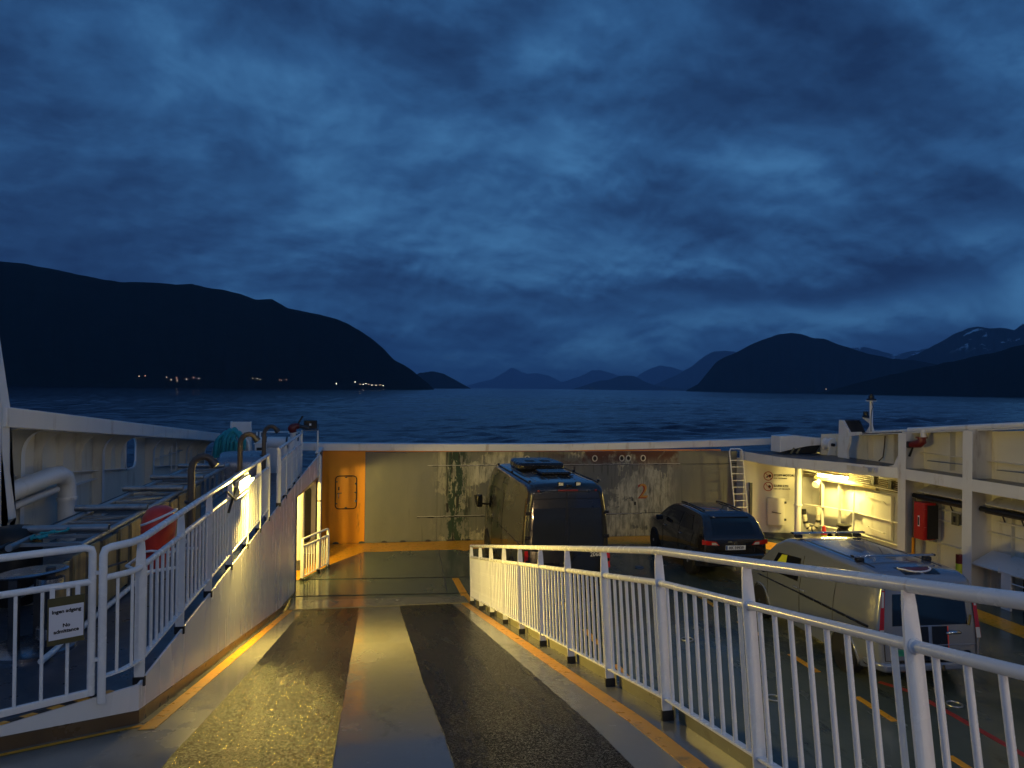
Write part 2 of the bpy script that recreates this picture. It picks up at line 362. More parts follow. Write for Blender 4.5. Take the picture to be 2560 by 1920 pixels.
class Mtn:
    def __init__(s, name, sil, D, k, seed, mt, rough=.5):
        s.sil, s.D, s.k, s.seed = sil, D, k, seed; s.rough = rough
        a0, a1 = sil[0][0], sil[-1][0]; nu = max(60, min(560, int((a1-a0)*14))); nv = 26; mb = MB()
        for i in range(nu+1):
            az_ = a0+(a1-a0)*i/nu
            for j in range(nv+1): mb.v.append(tuple(s.pt(az_, 1.35*j/nv)))
        mb.f = [(i*(nv+1)+j, (i+1)*(nv+1)+j, (i+1)*(nv+1)+j+1, i*(nv+1)+j+1) for i in range(nu) for j in range(nv)]
        s.o = ob(name, mb, mt, kind='structure', ang=70)
    def H(s, az_):
        e = lerp_list(s.sil, az_); h = s.D*math.tan(radians(e))+4.7
        h += s.rough*.006*s.D*(NZ.fractal(V((az_*.9, s.seed, 0)), 1.0, 2.1, 4)*.45+NZ.fractal(V((az_*9, s.seed, 5)), .6, 2.1, 3)*.09)*min(1, max(0, e/1.2))
        return max(h, -6)
    def pt(s, az_, q):
        h = s.H(az_); dep = s.k*(abs(h)+.03*s.D)
        f = q if q <= 1 else max(0, 1-(q-1)*1.2)
        r = s.D-dep*(1-q)
        z = SL-3+(h-SL+3)*(f**1.15 if q <= 1 else f)
        a = radians(az_)
        if 0.02 < q < .97:
            g = NZ.fractal(V((az_*.55*s.D/4000, r*.0011, s.seed*3.1)), 1.0, 2.0, 5)
            z += g*.075*h*sin(pi*min(q, 1))
            z = max(z, SL-3)
        return V((r*sin(a), r*cos(a), z))
    def find(s, az_, e):
        best = None
        for j in range(1, 90):
            p = s.pt(az_, j/100); el_ = math.degrees(atan2(p.z+4-4.7, math.hypot(p.x, p.y)))
            if el_ >= e and p.z > SL: return p
        return s.pt(az_, .2)
LFT = Mtn('mountain', [(-60, 7.0), (-45, 7.6), (-31.63, 7.97), (-28.05, 7.87), (-24.07, 7.72), (-22.79, 7.73), (-21.92, 7.58), (-20.8, 7.48), (-19.66, 7.27), (-18.49, 7.13), (-17.29, 6.99), (-15.95, 7.09), (-14.82, 7.12), (-13.8, 7.08), (-12.77, 7.18), (-11.71, 6.99), (-10.64, 6.89), (-9.56, 6.67), (-8.45, 6.32), (-7.34, 6.41), (-6.2, 5.79), (-5.06, 5.6), (-3.9, 5.4), (-2.73, 5.12), (-1.84, 4.79), (-0.95, 4.27), (-0.05, 3.69), (0.87, 2.89), (1.63, 2.11), (2.39, 1.7), (3.0, 1.31), (3.62, 0.79), (4.24, 0.31), (4.7, -.15)], 2300, 1.7, 1, HILL, .25)
CAPE = Mtn('mountain', [(2.2, .2), (2.71, 0.69), (3.62, 1.13), (4.53, 1.24), (5.45, 1.07), (6.23, 0.68), (6.85, 0.31), (7.62, -.1)], 6000, 1.5, 2, HILL)
Mtn('mountain', [(6.6, -.05), (7.62, 0.29), (9.16, 0.68), (10.14, 1.25), (10.64, 1.63), (11.32, 1.39), (11.94, 1.15), (12.71, 1.22), (13.49, 1.04), (14.27, 0.68), (15.04, 0.38), (15.97, 0.0)], 40000, .9, 3, HILL)
Mtn('mountain', [(13.2, .0), (13.81, 0.31), (15.04, 0.69), (16.11, 1.07), (16.87, 1.48), (17.48, 1.49), (18.4, 1.28), (19.31, 0.89), (20.52, 0.75), (21.73, 0.1)], 36000, .9, 4, HILL)
HIL = Mtn('mountain', [(15.2, -.1), (15.66, 0.08), (16.58, 0.4), (17.49, 0.69), (18.1, 0.72), (18.86, 1.01), (19.46, 1.17), (20.07, 1.05), (20.82, 0.66), (21.58, 0.4), (22.32, 0.22), (24.5, .1)], 17000, .8, 5, HILL)
Mtn('mountain', [(18.6, .1), (19.62, 0.43), (20.52, 1.21), (21.26, 1.67), (22.01, 1.92), (22.9, 1.74), (24.08, 1.39), (25.25, 1.09), (27, .4)], 34000, .9, 6, HILL)
Mtn('mountain', [(20.4, -.05), (21.13, 0.18), (22.02, 0.61), (23.2, 1.14), (24.37, 1.84), (25.24, 2.59), (25.95, 3.01), (26.67, 3.01), (27.81, 2.89), (29.22, 2.3), (31.97, 1.72), (34, .5)], 21000, .8, 7, HILL)
DOME = Mtn('mountain', [(23.9, -.1), (24.1, 0.09), (24.82, 0.49), (25.4, 1.25), (26.11, 2.15), (26.68, 2.53), (27.67, 2.95), (28.65, 3.53), (29.76, 3.99), (30.59, 4.21), (31.4, 4.32), (32.08, 4.19), (32.75, 3.95), (33.54, 3.85), (34.33, 3.5), (35.37, 3.12), (36.64, 2.69), (37.88, 2.4), (39.33, 2.28), (40.51, 1.98), (41.9, 1.44), (44.12, 0.79), (47, .1)], 5600, 1.2, 8, HILL, .35)
Mtn('mountain', [(32, .8), (34.08, 2.29), (35.37, 3.18), (36.13, 3.23), (36.88, 3.05), (37.88, 2.68), (38.85, 2.86), (40.27, 3.11), (41.43, 2.77), (44, 2)], 19000, .9, 9, HILLS)
Mtn('mountain', [(35.5, .9), (37.14, 1.8), (38.85, 2.45), (39.8, 2.93), (40.73, 3.5), (41.65, 4.04), (42.33, 4.39), (42.88, 4.47), (43.44, 4.35), (44.31, 4.32), (44.84, 4.2), (45.26, 4.54), (45.78, 4.72), (47.21, 4.91), (50.1, 4.52), (53.61, 3.89), (70, 3.5)], 9000, 1.2, 10, HILLS)
FRT = Mtn('mountain', [(33.0, -.1), (34.1, 0.15), (35.9, 0.74), (37.64, 1.22), (39.34, 1.66), (40.98, 2.08), (42.79, 2.49), (44.53, 2.98), (46.2, 3.45), (49.17, 3.72), (53.61, 3.89), (62, 4.4), (75, 4.6)], 2900, 1.7, 11, HILL)
# lamps on the far shores
LWARM = emit('shore_lamp_warm', (1, .70, .45), 9); LCOOL = emit('shore_lamp_white', (1, .88, .70), 18); LRED = emit('shore_lamp_red', (1, .45, .3), 7)
for m_ in (LWARM, LCOOL, LRED): m_.cycles.emission_sampling = 'NONE'
def shore(mt_, azel, label, group, R, mats):
    for i, (a, e) in enumerate(azel):
        p = mt_.find(a, e); th = thing('shore_lamp', label, 'lamp', p, group)
        ob('lamp_post', MB().tube([p+V((0, 0, -3)), p+V((0, 0, 4))], .2*R, 6), DSTEEL, th)
        ob('lamp_head', MB().lathe([(.3*R, 4-R), (R, 4-.3*R), (R, 4+.3*R), (.3*R, 4+R)], 8, p), mats[i % len(mats)], th)
shore(LFT, [(-16.03, .45), (-15.66, .51), (-14.3, .45), (-14.02, .26), (-13.69, .46), (-13.63, .24), (-13.04, .33), (-12.57, .42), (-12.23, .34)], 'small warm lamp of the left hamlet at the foot of the long mountain', 'lamps of the left shore hamlet', .38, [LWARM, LRED, LWARM])
shore(LFT, [(-8.59, .43), (-8.29, .46), (-8.1, .41)], 'pale lamp in the little row midway along the long mountain shore', 'lamps midway along the left shore', .28, [LWARM, LCOOL])
shore(LFT, [(-6.75, .4), (-6.61, .34), (-6.24, .41)], 'pinkish lamp on the long mountain shore, nearer the bright quay', 'lamps short of the quay', .28, [LRED, LWARM])
shore(LFT, [(-2.64, .16), (-1.25, .33), (-.89, .18), (-.65, .12), (-.45, .22), (-.24, .16), (0, .1), (.3, .08), (.6, .11), (.84, .05)], 'bright quay lamp at the right end of the long mountain shore', 'lamps of the lit quay', .42, [LCOOL, LCOOL, LWARM])
shore(HIL, [(16.8, .1), (16.92, .06), (19.32, .14), (21.49, .21), (22.17, .16), (22.32, .19), (23.51, .17)], 'faint lamp below the small hills far down the fjord', 'lamps far down the fjord', 1.2, [LCOOL])
shore(DOME, [(31.71, .18), (32.65, .06), (33.71, .18), (34.1, .06), (34.23, .06), (35.39, .23)], 'faint lamp at the foot of the dome shaped mountain', 'lamps under the dome mountain', .45, [LWARM])
# the air over the fjord
m = bpy.data.materials.new('fjord_air'); m.use_nodes = True; t = NT(m.node_tree); t.n.clear()
pvv = t.node('ShaderNodeVolumePrincipled'); pvv.inputs['Color'].default_value = (.66, .74, 1.0, 1); pvv.inputs['Density'].default_value = 4.6e-5
mo = t.node('ShaderNodeOutputMaterial'); t.l.new(pvv.outputs[0], mo.inputs['Volume'])
ob('haze', MB().lim(-52000, 52000, -52000, 52000, SL-4, 1260), m, kind='stuff')
# ------------------------------------------------------------------ car deck and ramp
deck = ob('car_deck', MB().prism([(-4.75, -9, -.02), (14.3, -9, -.02), (14.3, 20.6, -.02), (13.6, 21.9, -.02), (12, 22.9, -.02), (-4.75, 22.9, -.02)], (0, 0, .02)), DECK, kind='structure')
def sheet(name, mt_, parent, poly, z, th=.004): return ob(name, MB().prism([(a, b_, z-th) for a, b_ in poly], (0, 0, th)), mt_, parent)
sheet('painted_margin', YEL, deck, [(-2.8, 22.62), (-2.8, 18.1), (-1.7, 18.55), (-.98, 20.11), (-.16, 21.44), (2.46, 21.46), (2.72, 21.2), (3.0, 21.5), (7.24, 21.57), (8.58, 21.39), (11.4, 20.6), (12.1, 19.5), (12.45, 18.2), (12.38, 8), (13.05, 8), (13.05, 18.5), (12.7, 20.2), (11.9, 22.0), (11.6, 22.62)], .005)
for x0 in (7.36, 10.55, 4.1):
    for k in range(-2, 8):
        y0 = 9.4+1.86*k
        if y0 > 16.5: continue
        sheet('lane_dash', YEL, deck, [(x0, y0), (x0+.11, y0), (x0+.11, y0+.85), (x0, y0+.85)], .005)
sheet('red_line', LEAD, deck, [(8.36, 7.5), (8.46, 7.5), (8.46, 10.3), (8.2, 10.75), (8.12, 10.7), (8.36, 10.25)], .005)
sheet('margin_line', YEL, deck, [(2.06, 15.9), (2.24, 15.9), (2.16, 18.2), (2.0, 18.2)], .005)
for y0 in (16.15, 17.0, 18.45):
    ob('weld_seam', MB().bar((-1.65, y0+.12, .002), (3.4, y0-.25, .002), .035, .012), GROOVE, deck)
ob('weld_seam', MB().bar((-.2, 18.4, .002), (-.25, 21.3, .002), .02, .010), SKIRT, deck)
ob('weld_seam', MB().bar((1.75, 17.0, .002), (1.95, 21.4, .002), .02, .010), SKIRT, deck)
for (a, b_) in ((8.7, 9.75), (6.1, 10.4), (7.0, 18.6), (5.9, 13.1), (9.8, 13.8)):
    ob('lashing_ring', MB().tube([(a+.11*cos(i*pi/8), b_+.11*sin(i*pi/8), .012) for i in range(16)], .013, 8, True), GALV, deck)
def rz_(y): return 3.362-.208*y if y >= 5.06 else (2.3095+.165*(5.06-y) if y > .8 else 3.0124)
def xl_(y): return -1.735 if y >= 6.15 else max(-5.2, -1.735-(6.15-y)*1.17)
ys = [-7, -3, 0, .8]+[.8+.35*i for i in range(1, 13)]+[5.06]+[5.2+.35*i for i in range(0, 32)]
ys = sorted(set(round(y_, 3) for y_ in ys if y_ < 16.13))+[16.14]
mb = MB()
for y_ in ys:
    z_ = rz_(y_); zl = z_-.28 if y_ < 15 else max(-.01, z_-.28)
    mb.v += [(xl_(y_), y_, z_), (0, y_, z_), (2.28, y_, z_), (2.28, y_, zl), (xl_(y_), y_, zl)]
for i in range(len(ys)-1):
    for k in range(5): mb.f.append((i*5+k, i*5+(k+1) % 5, (i+1)*5+(k+1) % 5, (i+1)*5+k))
mb.f += [(0, 1, 2, 3, 4)]
ramp = ob('ramp', mb, RAMPP, kind='structure', ang=25)
def strip(name, mt_, xa, xb, y0, y1, off, jit=0, n=None, seed=0):
    rnd = random.Random(seed); mb = MB(); n = n or int((y1-y0)/.12); yy = sorted([y0+(y1-y0)*i/n for i in range(n+1)]+[y_ for y_ in (5.06, .8) if y0 < y_ < y1])
    for y_ in yy:
        a = xa(y_)+rnd.uniform(-jit, jit); b_ = xb(y_)+rnd.uniform(-jit, jit); z_ = rz_(y_)
        mb.v += [(a, y_, z_+.001), (a, y_, z_+off), (b_, y_, z_+off), (b_, y_, z_+.001)]
    for i in range(len(yy)-1):
        for k in range(3): mb.f.append((i*4+k, i*4+k+1, (i+1)*4+k+1, (i+1)*4+k))
    return ob(name, mb, mt_, ramp, ang=30)
strip('antislip_strip', ASPH, lambda y: -1.235-.012*max(0, y-8), lambda y: -.205, 1.2, 15.75, .008, .004, seed=1)
strip('antislip_strip', ASPH, lambda y: .52+.012*max(0, y-7), lambda y: 1.55+.016*max(0, y-4), 1.2, 15.75, .008, .004, seed=2)
strip('edge_line', YEL, lambda y: 1.855+.008*max(0, y-5), lambda y: 1.985+.010*max(0, y-5), .0, 15.9, .005, .002, seed=3)
strip('edge_line', YEL, lambda y: -1.668, lambda y: -1.55, 5.9, 15.9, .005, .003, seed=4)
def onr(x_, y_, off=.005): return (x_, y_, rz_(y_)+off)
d_ = V((-.76, -.65, 0)); nn = V((.65, -.76, 0))
mb = MB(); P = [V((-1.70, 6.08, 0))+d_*s_ for s_ in (0, .5, 1, 1.5, 2, 2.6, 3.2)]
for p in P:
    q = p+nn*.075
    mb.v += [onr(p.x+nn.x*.01, p.y+nn.y*.01), onr(q.x, q.y)]
mb.f = [(2*i, 2*i+2, 2*i+3, 2*i+1) for i in range(len(P)-1)]; ob('edge_line', mb, YEL, ramp)
ob('ramp_flap', MB().prism([(-1.62, 15.8, 0.10), (2.1, 15.8, .10), (2.1, 16.6, .012), (-1.6, 16.75, .012)], (0, 0, -.03)), RAMPP, ramp)
# ------------------------------------------------------------------ railings
def post_mesh(L, w0, w1, w2, th, name='post'):
    # flat bar, broad side facing along the run, narrowed at head and foot; local: x across, y along, z up
    prof = [(0, w0), (.10, w1), (L-.22, w1), (L-.06, w2), (L, w2*.8)]
    poly = [(-w_/2, -th/2, s_) for s_, w_ in prof]+[(w_/2, -th/2, s_) for s_, w_ in prof[::-1]]
    return MB().prism(poly, (0, th, 0)).mesh(name)
def inst(name, me, mt_, parent, M, **k):
    o = link(name, me, mt_, parent, **k); o.matrix_basis = M; return o
def frame(o, d, n):
    d, n = V(d).normalized(), V(n).normalized(); x_ = d.cross(n)
    return Matrix(((x_.x, d.x, n.x, o[0]), (x_.y, d.y, n.y, o[1]), (x_.z, d.z, n.z, o[2]), (0, 0, 0, 1)))
def railing(e, base, nrm, cuts, L, mt_, mid, low, nb, rt=.030, rm=.025, rb=.0145, foot=True, pw=(.06, .078, .062), top=True, split=()):
    # base(s)->point, nrm(s)->vector, cuts: post stations
    pm = post_mesh(L-.02, *pw, .013); bm_ = MB().tube([(0, 0, low), (0, 0, mid)], rb, 8).mesh('baluster', 50)
    fm = MB().box((0, 0, .035), (pw[1]+.012, .03, .07)).mesh('foot_cap')
    D = lambda s_: (base(s_+.01)-base(s_-.01))
    for s_ in cuts:
        p = inst('post', pm, mt_, e, frame(base(s_), D(s_), nrm(s_)))
        if foot:
            f = link('foot_cap', fm, BLACK, p)
    for a, b_ in zip(cuts, cuts[1:]):
        ss = sorted(set([a, b_]+[q for q in split if a < q < b_]))
        pa = [base(q)+nrm(q)*mid for q in ss]; pb = [base(q)+nrm(q)*low for q in ss]
        dd = (pa[-1]-pa[0]).normalized()
        pa[0] = pa[0]+dd*.004; pa[-1] = pa[-1]-dd*.004
        tube('mid_rail', mt_, e, pa, rm, 12)
        for q_ in (pa[0]+dd*.006, pa[-1]-dd*.006): ob('weld_bead', MB().tube([q_-dd*.007, q_-dd*.002, q_+dd*.004, q_+dd*.009], [rm+.003, rm+.008, rm+.006, rm], 12), mt_, e, ang=80)
        ob('bottom_rail', MB().bar(pb[0], pb[-1], .05, .014, nrm((a+b_)/2)), mt_, e)
        for k in range(nb):
            s_ = a+(b_-a)*(k+.75)/(nb+.5); inst('baluster', bm_, mt_, e, frame(base(s_), D(s_), nrm(s_)))
    if top:
        ss = sorted(set(list(cuts)+[cuts[0]-.12, cuts[-1]+.05]+list(split)))
        tube('top_rail', mt_, e, [base(q)+nrm(q)*L for q in ss], rt, 14)
rr1 = thing('ramp_railing', 'long white pipe railing with flat posts down the right side of the ramp', 'railing', (2.14, 5.06, 2.3))
nr1 = V((0, .2037, .979)); nr2 = V((0, .163, .9866))
def nR(y):
    k = min(1, max(0, (y-4.6)/.9)); return (nr2*(1-k)+nr1*k).normalized()
railing(rr1, lambda y: V((2.135, y, rz_(y))), nR, [5.06+1.305*k for k in range(-4, 9)], 1.2, RAILW, .965, .15, 8, split=(5.06,))
for k in range(-4, 8):
    a, b_ = 5.06+1.305*k+.04, 5.06+1.305*(k+1)-.04
    mb = MB().prism([(2.205, a, rz_(a)), (2.205, b_, rz_(b_)), (2.205, b_+.02, rz_(b_)+.115), (2.205, a+.02, rz_(a)+.115)], (.012, 0, 0)); ob('kerb_plate', mb, KERB, rr1)
# end of the railing at the foot of the ramp
# ------------------------------------------------------------------ side deck, wall beside the ramp
c0 = V((-1.735, 6.15, 0)); c1 = c0+d_*3.6
side = ob('side_deck', MB().prism([(-4.75, 22.6, 2.10), (-4.75, c1.y, 2.10), (c1.x, c1.y, 2.10), (c0.x-.02, c0.y, 2.10), (-1.76, 16.0, 2.10), (-1.70, 17.6, 2.10), (-1.45, 20.3, 2.10), (-1.45, 22.45, 2.10)], (0, 0, .2)), SIDEDK, kind='structure')
sw = thing('ramp_side_wall', 'smooth grey white steel wall with brown skirting beside the ramp', 'wall', (-1.74, 8, 2))
cuts = [6.15, 8.45, 10.75, 13.0, 15.3, 17.55]
for a, b_ in zip(cuts, cuts[1:]):
    X = lambda y: -1.735 if y < 15.3 else -1.735+(y-15.3)*.03
    T = lambda y: 2.38 if y < 15.3 else 2.38+.10*(y-15.3)/2.25
    zb = lambda y: max(.0, rz_(y)+.10)
    mb = MB().prism([(X(a), a+.003, zb(a)), (X(b_), b_-.003, zb(b_)), (X(b_), b_-.003, T(b_)), (X(a), a+.003, T(a))], (-.02, 0, 0)); ob('wall_panel', mb, STEELW, sw, bevel=.003)
    mb = MB().prism([(X(a)+.006, a, max(0, rz_(a)-.05)), (X(b_)+.006, b_, max(0, rz_(b_)-.05)), (X(b_)+.006, b_, zb(b_)-.002), (X(a)+.006, a, zb(a)-.002)], (-.03, 0, 0)); ob('skirting', mb, BROWN, sw)
# fascia over the doorway at the far end
mb = MB().prism([(-1.667, 17.555, 2.16), (-1.36, 20.3, 2.30), (-1.36, 20.3, 2.86), (-1.667, 17.555, 2.48)], (-.03, .003, 0)); ob('fascia', mb, STEELW, sw)
ob('edge_post', MB().lim(-1.69, -1.645, 17.555, 17.60, 0, 2.16), SKIRT, sw)
# near, angled end of the wall with its low step
st = thing('deck_step', 'low white step with dark skirting below the closed gate', 'step', (-1.74, 6.15, 2.1))
def dl(s_, z_, off=0): p = c0+d_*s_+nn*off; return (p.x, p.y, z_)
rzz = lambda s_: rz_((c0+d_*s_).y)
mb = MB().prism([dl(0, rzz(0)+.09), dl(3.6, rzz(3.6)+.0), dl(3.6, 2.37), dl(0, 2.38)], -nn*.02)
ss = [0, .6, 1.2]
ss = [0, .4, .8, 1.2, 1.6, 2.0, 2.4]
for a, b_ in zip(ss, ss[1:]):
    ta, tb = min(2.372, rzz(a)+.10), min(2.372, rzz(b_)+.10)
    ob('riser', MB().prism([dl(a, ta), dl(b_, tb), dl(b_, 2.38), dl(a, 2.38)], -nn*.02), STEELW, st)
    ob('skirting', MB().prism([dl(a, rzz(a)-.06, .006), dl(b_, rzz(b_)-.06, .006), dl(b_, tb-.002, .006), dl(a, ta-.002, .006)], -nn*.03), BROWN, st)
for k in range(18):
    mb = MB().prism([dl(.18+k*.085, 2.384, -.005), dl(.18+(k+1)*.085, 2.384, -.005), dl(.18+(k+1)*.085+.02, 2.384, -.05), dl(.18+k*.085+.02, 2.384, -.05)], (0, 0, .004)); ob('hazard_mark', mb, INK if k % 2 else YEL, st)
# side railing
sr = thing('side_railing', 'white level railing on the raised side deck with the lamp fixed to it', 'railing', (-1.735, 9, 2.38))
cutsL = [6.26, 7.5, 8.74, 9.98, 11.22, 12.46, 13.5]
railing(sr, lambda y: V((-1.765, y, 2.33)), lambda y: V((0, 0, 1)), cutsL, 1.15, RAILW, .93, .20, 7, top=False, foot=True)
z1, z2 = 3.48, 3.26
tube('top_rail', RAILW, sr, [(-1.765, 13.52, z1), (-1.765, 6.35, z1), (-1.775, 6.24, z1), (-1.80, 6.14, z1), (-1.84, 6.07, z1), (-1.90, 5.99, z1-.002), (-1.925, 5.955, z1-.012), (-1.935, 5.945, z1-.05), (-1.935, 5.945, 3.1), (-1.935, 5.945, 2.34)], .029, 14)
tube('mid_rail', RAILW, sr, [(-1.765, 6.25, z2), (-1.78, 6.16, z2), (-1.82, 6.08, z2), (-1.88, 6.0, z2), (-1.93, 5.95, z2)], .024, 12)
ob('bottom_rail', MB().bar((-1.765, 6.26, 2.53), (-1.83, 6.08, 2.53), .05, .014).bar((-1.83, 6.08, 2.53), (-1.93, 5.95, 2.53), .05, .0138), RAILW, sr)
for (a, b_) in ((-1.79, 6.14), (-1.86, 6.03)): ob('baluster', MB().tube([(a, b_, 2.53), (a, b_, z2)], .0125, 8), RAILW, sr)
ob('end_post', MB().tube([(-1.765, 13.5, 2.3), (-1.765, 13.5, 3.48)], .028, 10), RAILW, sr)
ob('latch_bar', MB().tube([(-1.95, 5.93, 3.33), (-1.80, 6.03, 3.36)], .008, 8), DSTEEL, sr)
# far railing beyond the gap
fr = thing('side_railing', 'farther white railing section past the gap, close to the orange wall', 'railing', (-1.75, 17, 2.4))
railing(fr, lambda y: V((-1.745, y, 2.36)), lambda y: V((0, 0, 1)), [14.9, 15.95, 17.0, 18.1, 19.2], 1.12, RAILW, .88, .14, 10, rb=.014)
ob('kick_plate', MB().lim(-1.80, -1.79, 14.95, 19.15, 2.36, 2.95), WHITE, fr)
# gate with hinged frame
gt = thing('railing_gate', 'white tube gate at the left edge carrying the no admittance notice', 'gate', (-2.0, 5.9, 2.35))
g0 = V((-2.01, 5.95, 0)); gd = V((-.85, -.527, 0))
G = lambda s_, z_: g0+gd*s_+V((0, 0, z_))
tube('frame_tube', RAILW, gt, [G(0, 2.40), G(0, 3.44), G(.01, 3.475), G(.05, 3.49), G(.5, 3.49), G(2.2, 3.49)], .027, 14)
tube('mid_rail', RAILW, gt, [G(0.01, 3.235), G(2.2, 3.235)], .025, 12)
ob('bottom_rail', MB().bar(G(0, 2.42), G(2.2, 2.42), .03, .05), RAILW, gt, bevel=.004)
for s_ in (.155, .315, .475, .64, .80, .96, 1.12, 1.28, 1.44, 1.6): ob('baluster', MB().tube([G(s_, 2.43), G(s_, 3.23)], .0125, 8), RAILW, gt)
for z_ in (3.30, 2.66):
    p = G(0, z_); q = V((-1.937, 5.945, z_))
    ob('hinge', MB().bar(p, q, .03, .022), WHITE, gt); ob('hinge_pin', MB().tube([q+V((0, 0, -.09)), q+V((0, 0, .03))], .011, 8), DSTEEL, gt)
gn = V((.527, -.85, 0))
# notice
nt = thing('notice_board', 'brown board with white notice reading Ingen adgang No admittance', 'sign', G(.3, 2.9)+gn*.03)
sb = G(-.02, 0)+gn*.036; rgtv = -gd
NB = lambda a, z_, o: (sb+gd*.31+rgtv*a+gn*o+V((0, 0, z_)))
ob('board', MB().prism([NB(0, 2.83, 0), NB(.232, 2.83, 0), NB(.232, 3.165, 0), NB(0, 3.165, 0)], gn*.008), BRD, nt)
ob('paper', MB().prism([NB(.008, 2.868, .009), NB(.226, 2.868, .009), NB(.226, 3.105, .009), NB(.008, 3.105, .009)], gn*.002), PAPER, nt)
for (s_, z_, hgt) in (('Ingen adgang', 3.055, .034), ('No', 2.952, .034), ('admittance', 2.912, .034)):
    text('lettering', s_, hgt*1.05, INK, nt, NB(.117, z_, .0125), rgtv, (0, 0, 1), .0008, 'CENTER', bold=.0012)
for a in (.03, .19): ob('hook', MB().lim(-.016, .016, -.004, .004, -.05, .05), RAILW, nt).matrix_basis = Matrix.Translation(NB(a, 3.185, -.004))
# lamp on the side railing
LAMP = emit('lamp_diffuser_bright', (1, .71, .15), 2400)
lp = thing('rail_lamp', 'lit bulkhead lamp with glowing tube fixed to the side railing', 'lamp', (-1.73, 10.5, 3.3))
ob('housing', MB().prism([(-1.735, 10.12, 3.27), (-1.735, 10.98, 3.27), (-1.735, 10.98, 3.44), (-1.735, 10.12, 3.44)], (.06, 0, 0)), GALV, lp, bevel=.01)
ob('diffuser', MB().prism([(-1.672, 10.2, 3.335), (-1.672, 10.9, 3.335), (-1.625, 10.9, 3.400), (-1.625, 10.2, 3.400)], (.008, 0, -.009)), LAMP, lp, bevel=.004)
LFILL = emit('lamp_back_fill', (1, .72, .2), 28)  # added glowing strip behind the housing, brightens the port bulwark and boards
ob('back_fill_strip', MB().prism([(-1.742, 10.2, 3.36), (-1.742, 10.9, 3.36), (-1.737, 10.9, 3.42), (-1.737, 10.2, 3.42)], (-.006, 0, .002)), LFILL, lp)
ob('lower_tray', MB().prism([(-1.73, 10.05, 3.20), (-1.73, 10.75, 3.20), (-1.66, 10.75, 3.235), (-1.66, 10.05, 3.235)], (0, 0, .012)), WHITE, lp)
ob('bracket', MB().bar((-1.74, 9.75, 3.1), (-1.72, 10.15, 3.38), .03, .012).bar((-1.74, 9.62, 3.38), (-1.72, 10.1, 3.2), .03, .0118), DSTEEL, lp)
# ------------------------------------------------------------------ left bulwark
bl = thing('port_bulwark', 'white ship side bulwark with curved brackets and sloping top beam on the left', 'bulwark', (-4.6, 15, 2.3))
tz = lambda y: 4.40-(y-9.9)*.0868
XP = -4.80
def plate(y0, y1, za, zb_): 
    return ob('plating', MB().prism([(XP, y0, za(y0)), (XP, y1, za(y1)), (XP, y1, zb_(y1)), (XP, y0, zb_(y0))], (-.012, 0, 0)), CREAM, bl)
K = lambda v: (lambda y: v)
plate(6, 12.0, K(2.2), lambda y: tz(y)-.02); plate(12.0, 15.85, K(2.2), lambda y: tz(y)-.02); plate(15.85, 16.52, K(2.2), K(2.97)); plate(15.85, 16.52, K(3.62), lambda y: tz(y)-.02); plate(16.52, 19.6, K(2.2), lambda y: tz(y)-.02); plate(19.6, 22.7, K(2.2), lambda y: tz(y)-.02)
# rounded trim round the freeing opening
oy = rrect(15.86, 16.51, 2.98, 3.61, .16, 5)
ob('opening_rim', MB().tube([(XP+.01, a, b_) for a, b_ in oy], .022, 8, True), WHITE, bl)
for (a, b_, sy, sz) in ((15.855, 2.975, 1, 1), (16.515, 2.975, -1, 1), (15.855, 3.615, 1, -1), (16.515, 3.615, -1, -1)):
    ob('opening_corner', MB().prism([(XP, a, b_), (XP, a+sy*.16, b_), (XP, a+sy*.06, b_+sz*.06), (XP, a, b_+sz*.16)], (-.012, 0, 0)), CREAM, bl)
ob('top_beam', MB().prism([(-4.30, 9.85, tz(9.85)), (-4.30, 22.65, tz(22.65)), (-4.30, 22.65, tz(22.65)-.235), (-4.30, 9.85, tz(9.85)-.245)], (-.53, 0, 0)), WHITE, bl, bevel=.012)
def bracket(y, z0, wid, mt_=CREAM, th=.014):
    zt = tz(y)-.24; pts = [(XP+.001, y, z0)]
    pts += [(XP+wid, y, z0), (XP+wid, y, zt-.34)]
    for k in range(7):
        a = pi/2*k/6; pts.append((XP+wid+(.44-wid)*(1-cos(a)), y, zt-.34+.33*sin(a)))
    pts += [(XP+.001, y, zt)]
    ob('bracket', MB().prism(pts, (0, th, 0)), mt_, bl)
    if z0 < 2.5:
        ff = [(XP+wid, y, z0), (XP+wid, y, zt-.34)]+[(XP+wid+(.44-wid)*(1-cos(pi/2*k/6)), y, zt-.34+.33*sin(pi/2*k/6)) for k in range(1, 7)]
        mb = MB()
        for p in ff: mb.v += [(p[0]+.006, p[1]-.05, p[2]), (p[0]+.006, p[1]+.07, p[2])]
        mb.f = [(2*i, 2*i+1, 2*i+3, 2*i+2) for i in range(len(ff)-1)]; ob('bracket_flange', mb, WHITE, bl)
for y in (11.06, 14.13, 17.2, 20.1, 22.2): bracket(y, 2.31, .17)
for y in (11.85, 12.6, 13.35, 14.75, 15.3, 17.95, 18.7, 19.4, 20.8, 21.5): bracket(y, tz(y)-.86, .10)
for (y0, y1) in ((9.9, 11.05), (11.08, 14.12), (14.15, 15.84), (17.22, 20.09), (20.12, 22.2)):
    ob('stringer', MB().prism([(XP, y0, tz(y0)-.87), (XP, y1, tz(y1)-.87), (XP+.11, y1, tz(y1)-.87), (XP+.11, y0, tz(y0)-.87)], (0, 0, .012)), WHITE, bl)
for (y0, y1) in ((9.9, 11.05), (11.08, 14.12), (17.22, 20.09)):
    ob('stringer', MB().prism([(XP, y0, 3.02), (XP, y1, 3.02), (XP+.09, y1, 3.02), (XP+.09, y0, 3.02)], (0, 0, .012)), WHITE, bl)
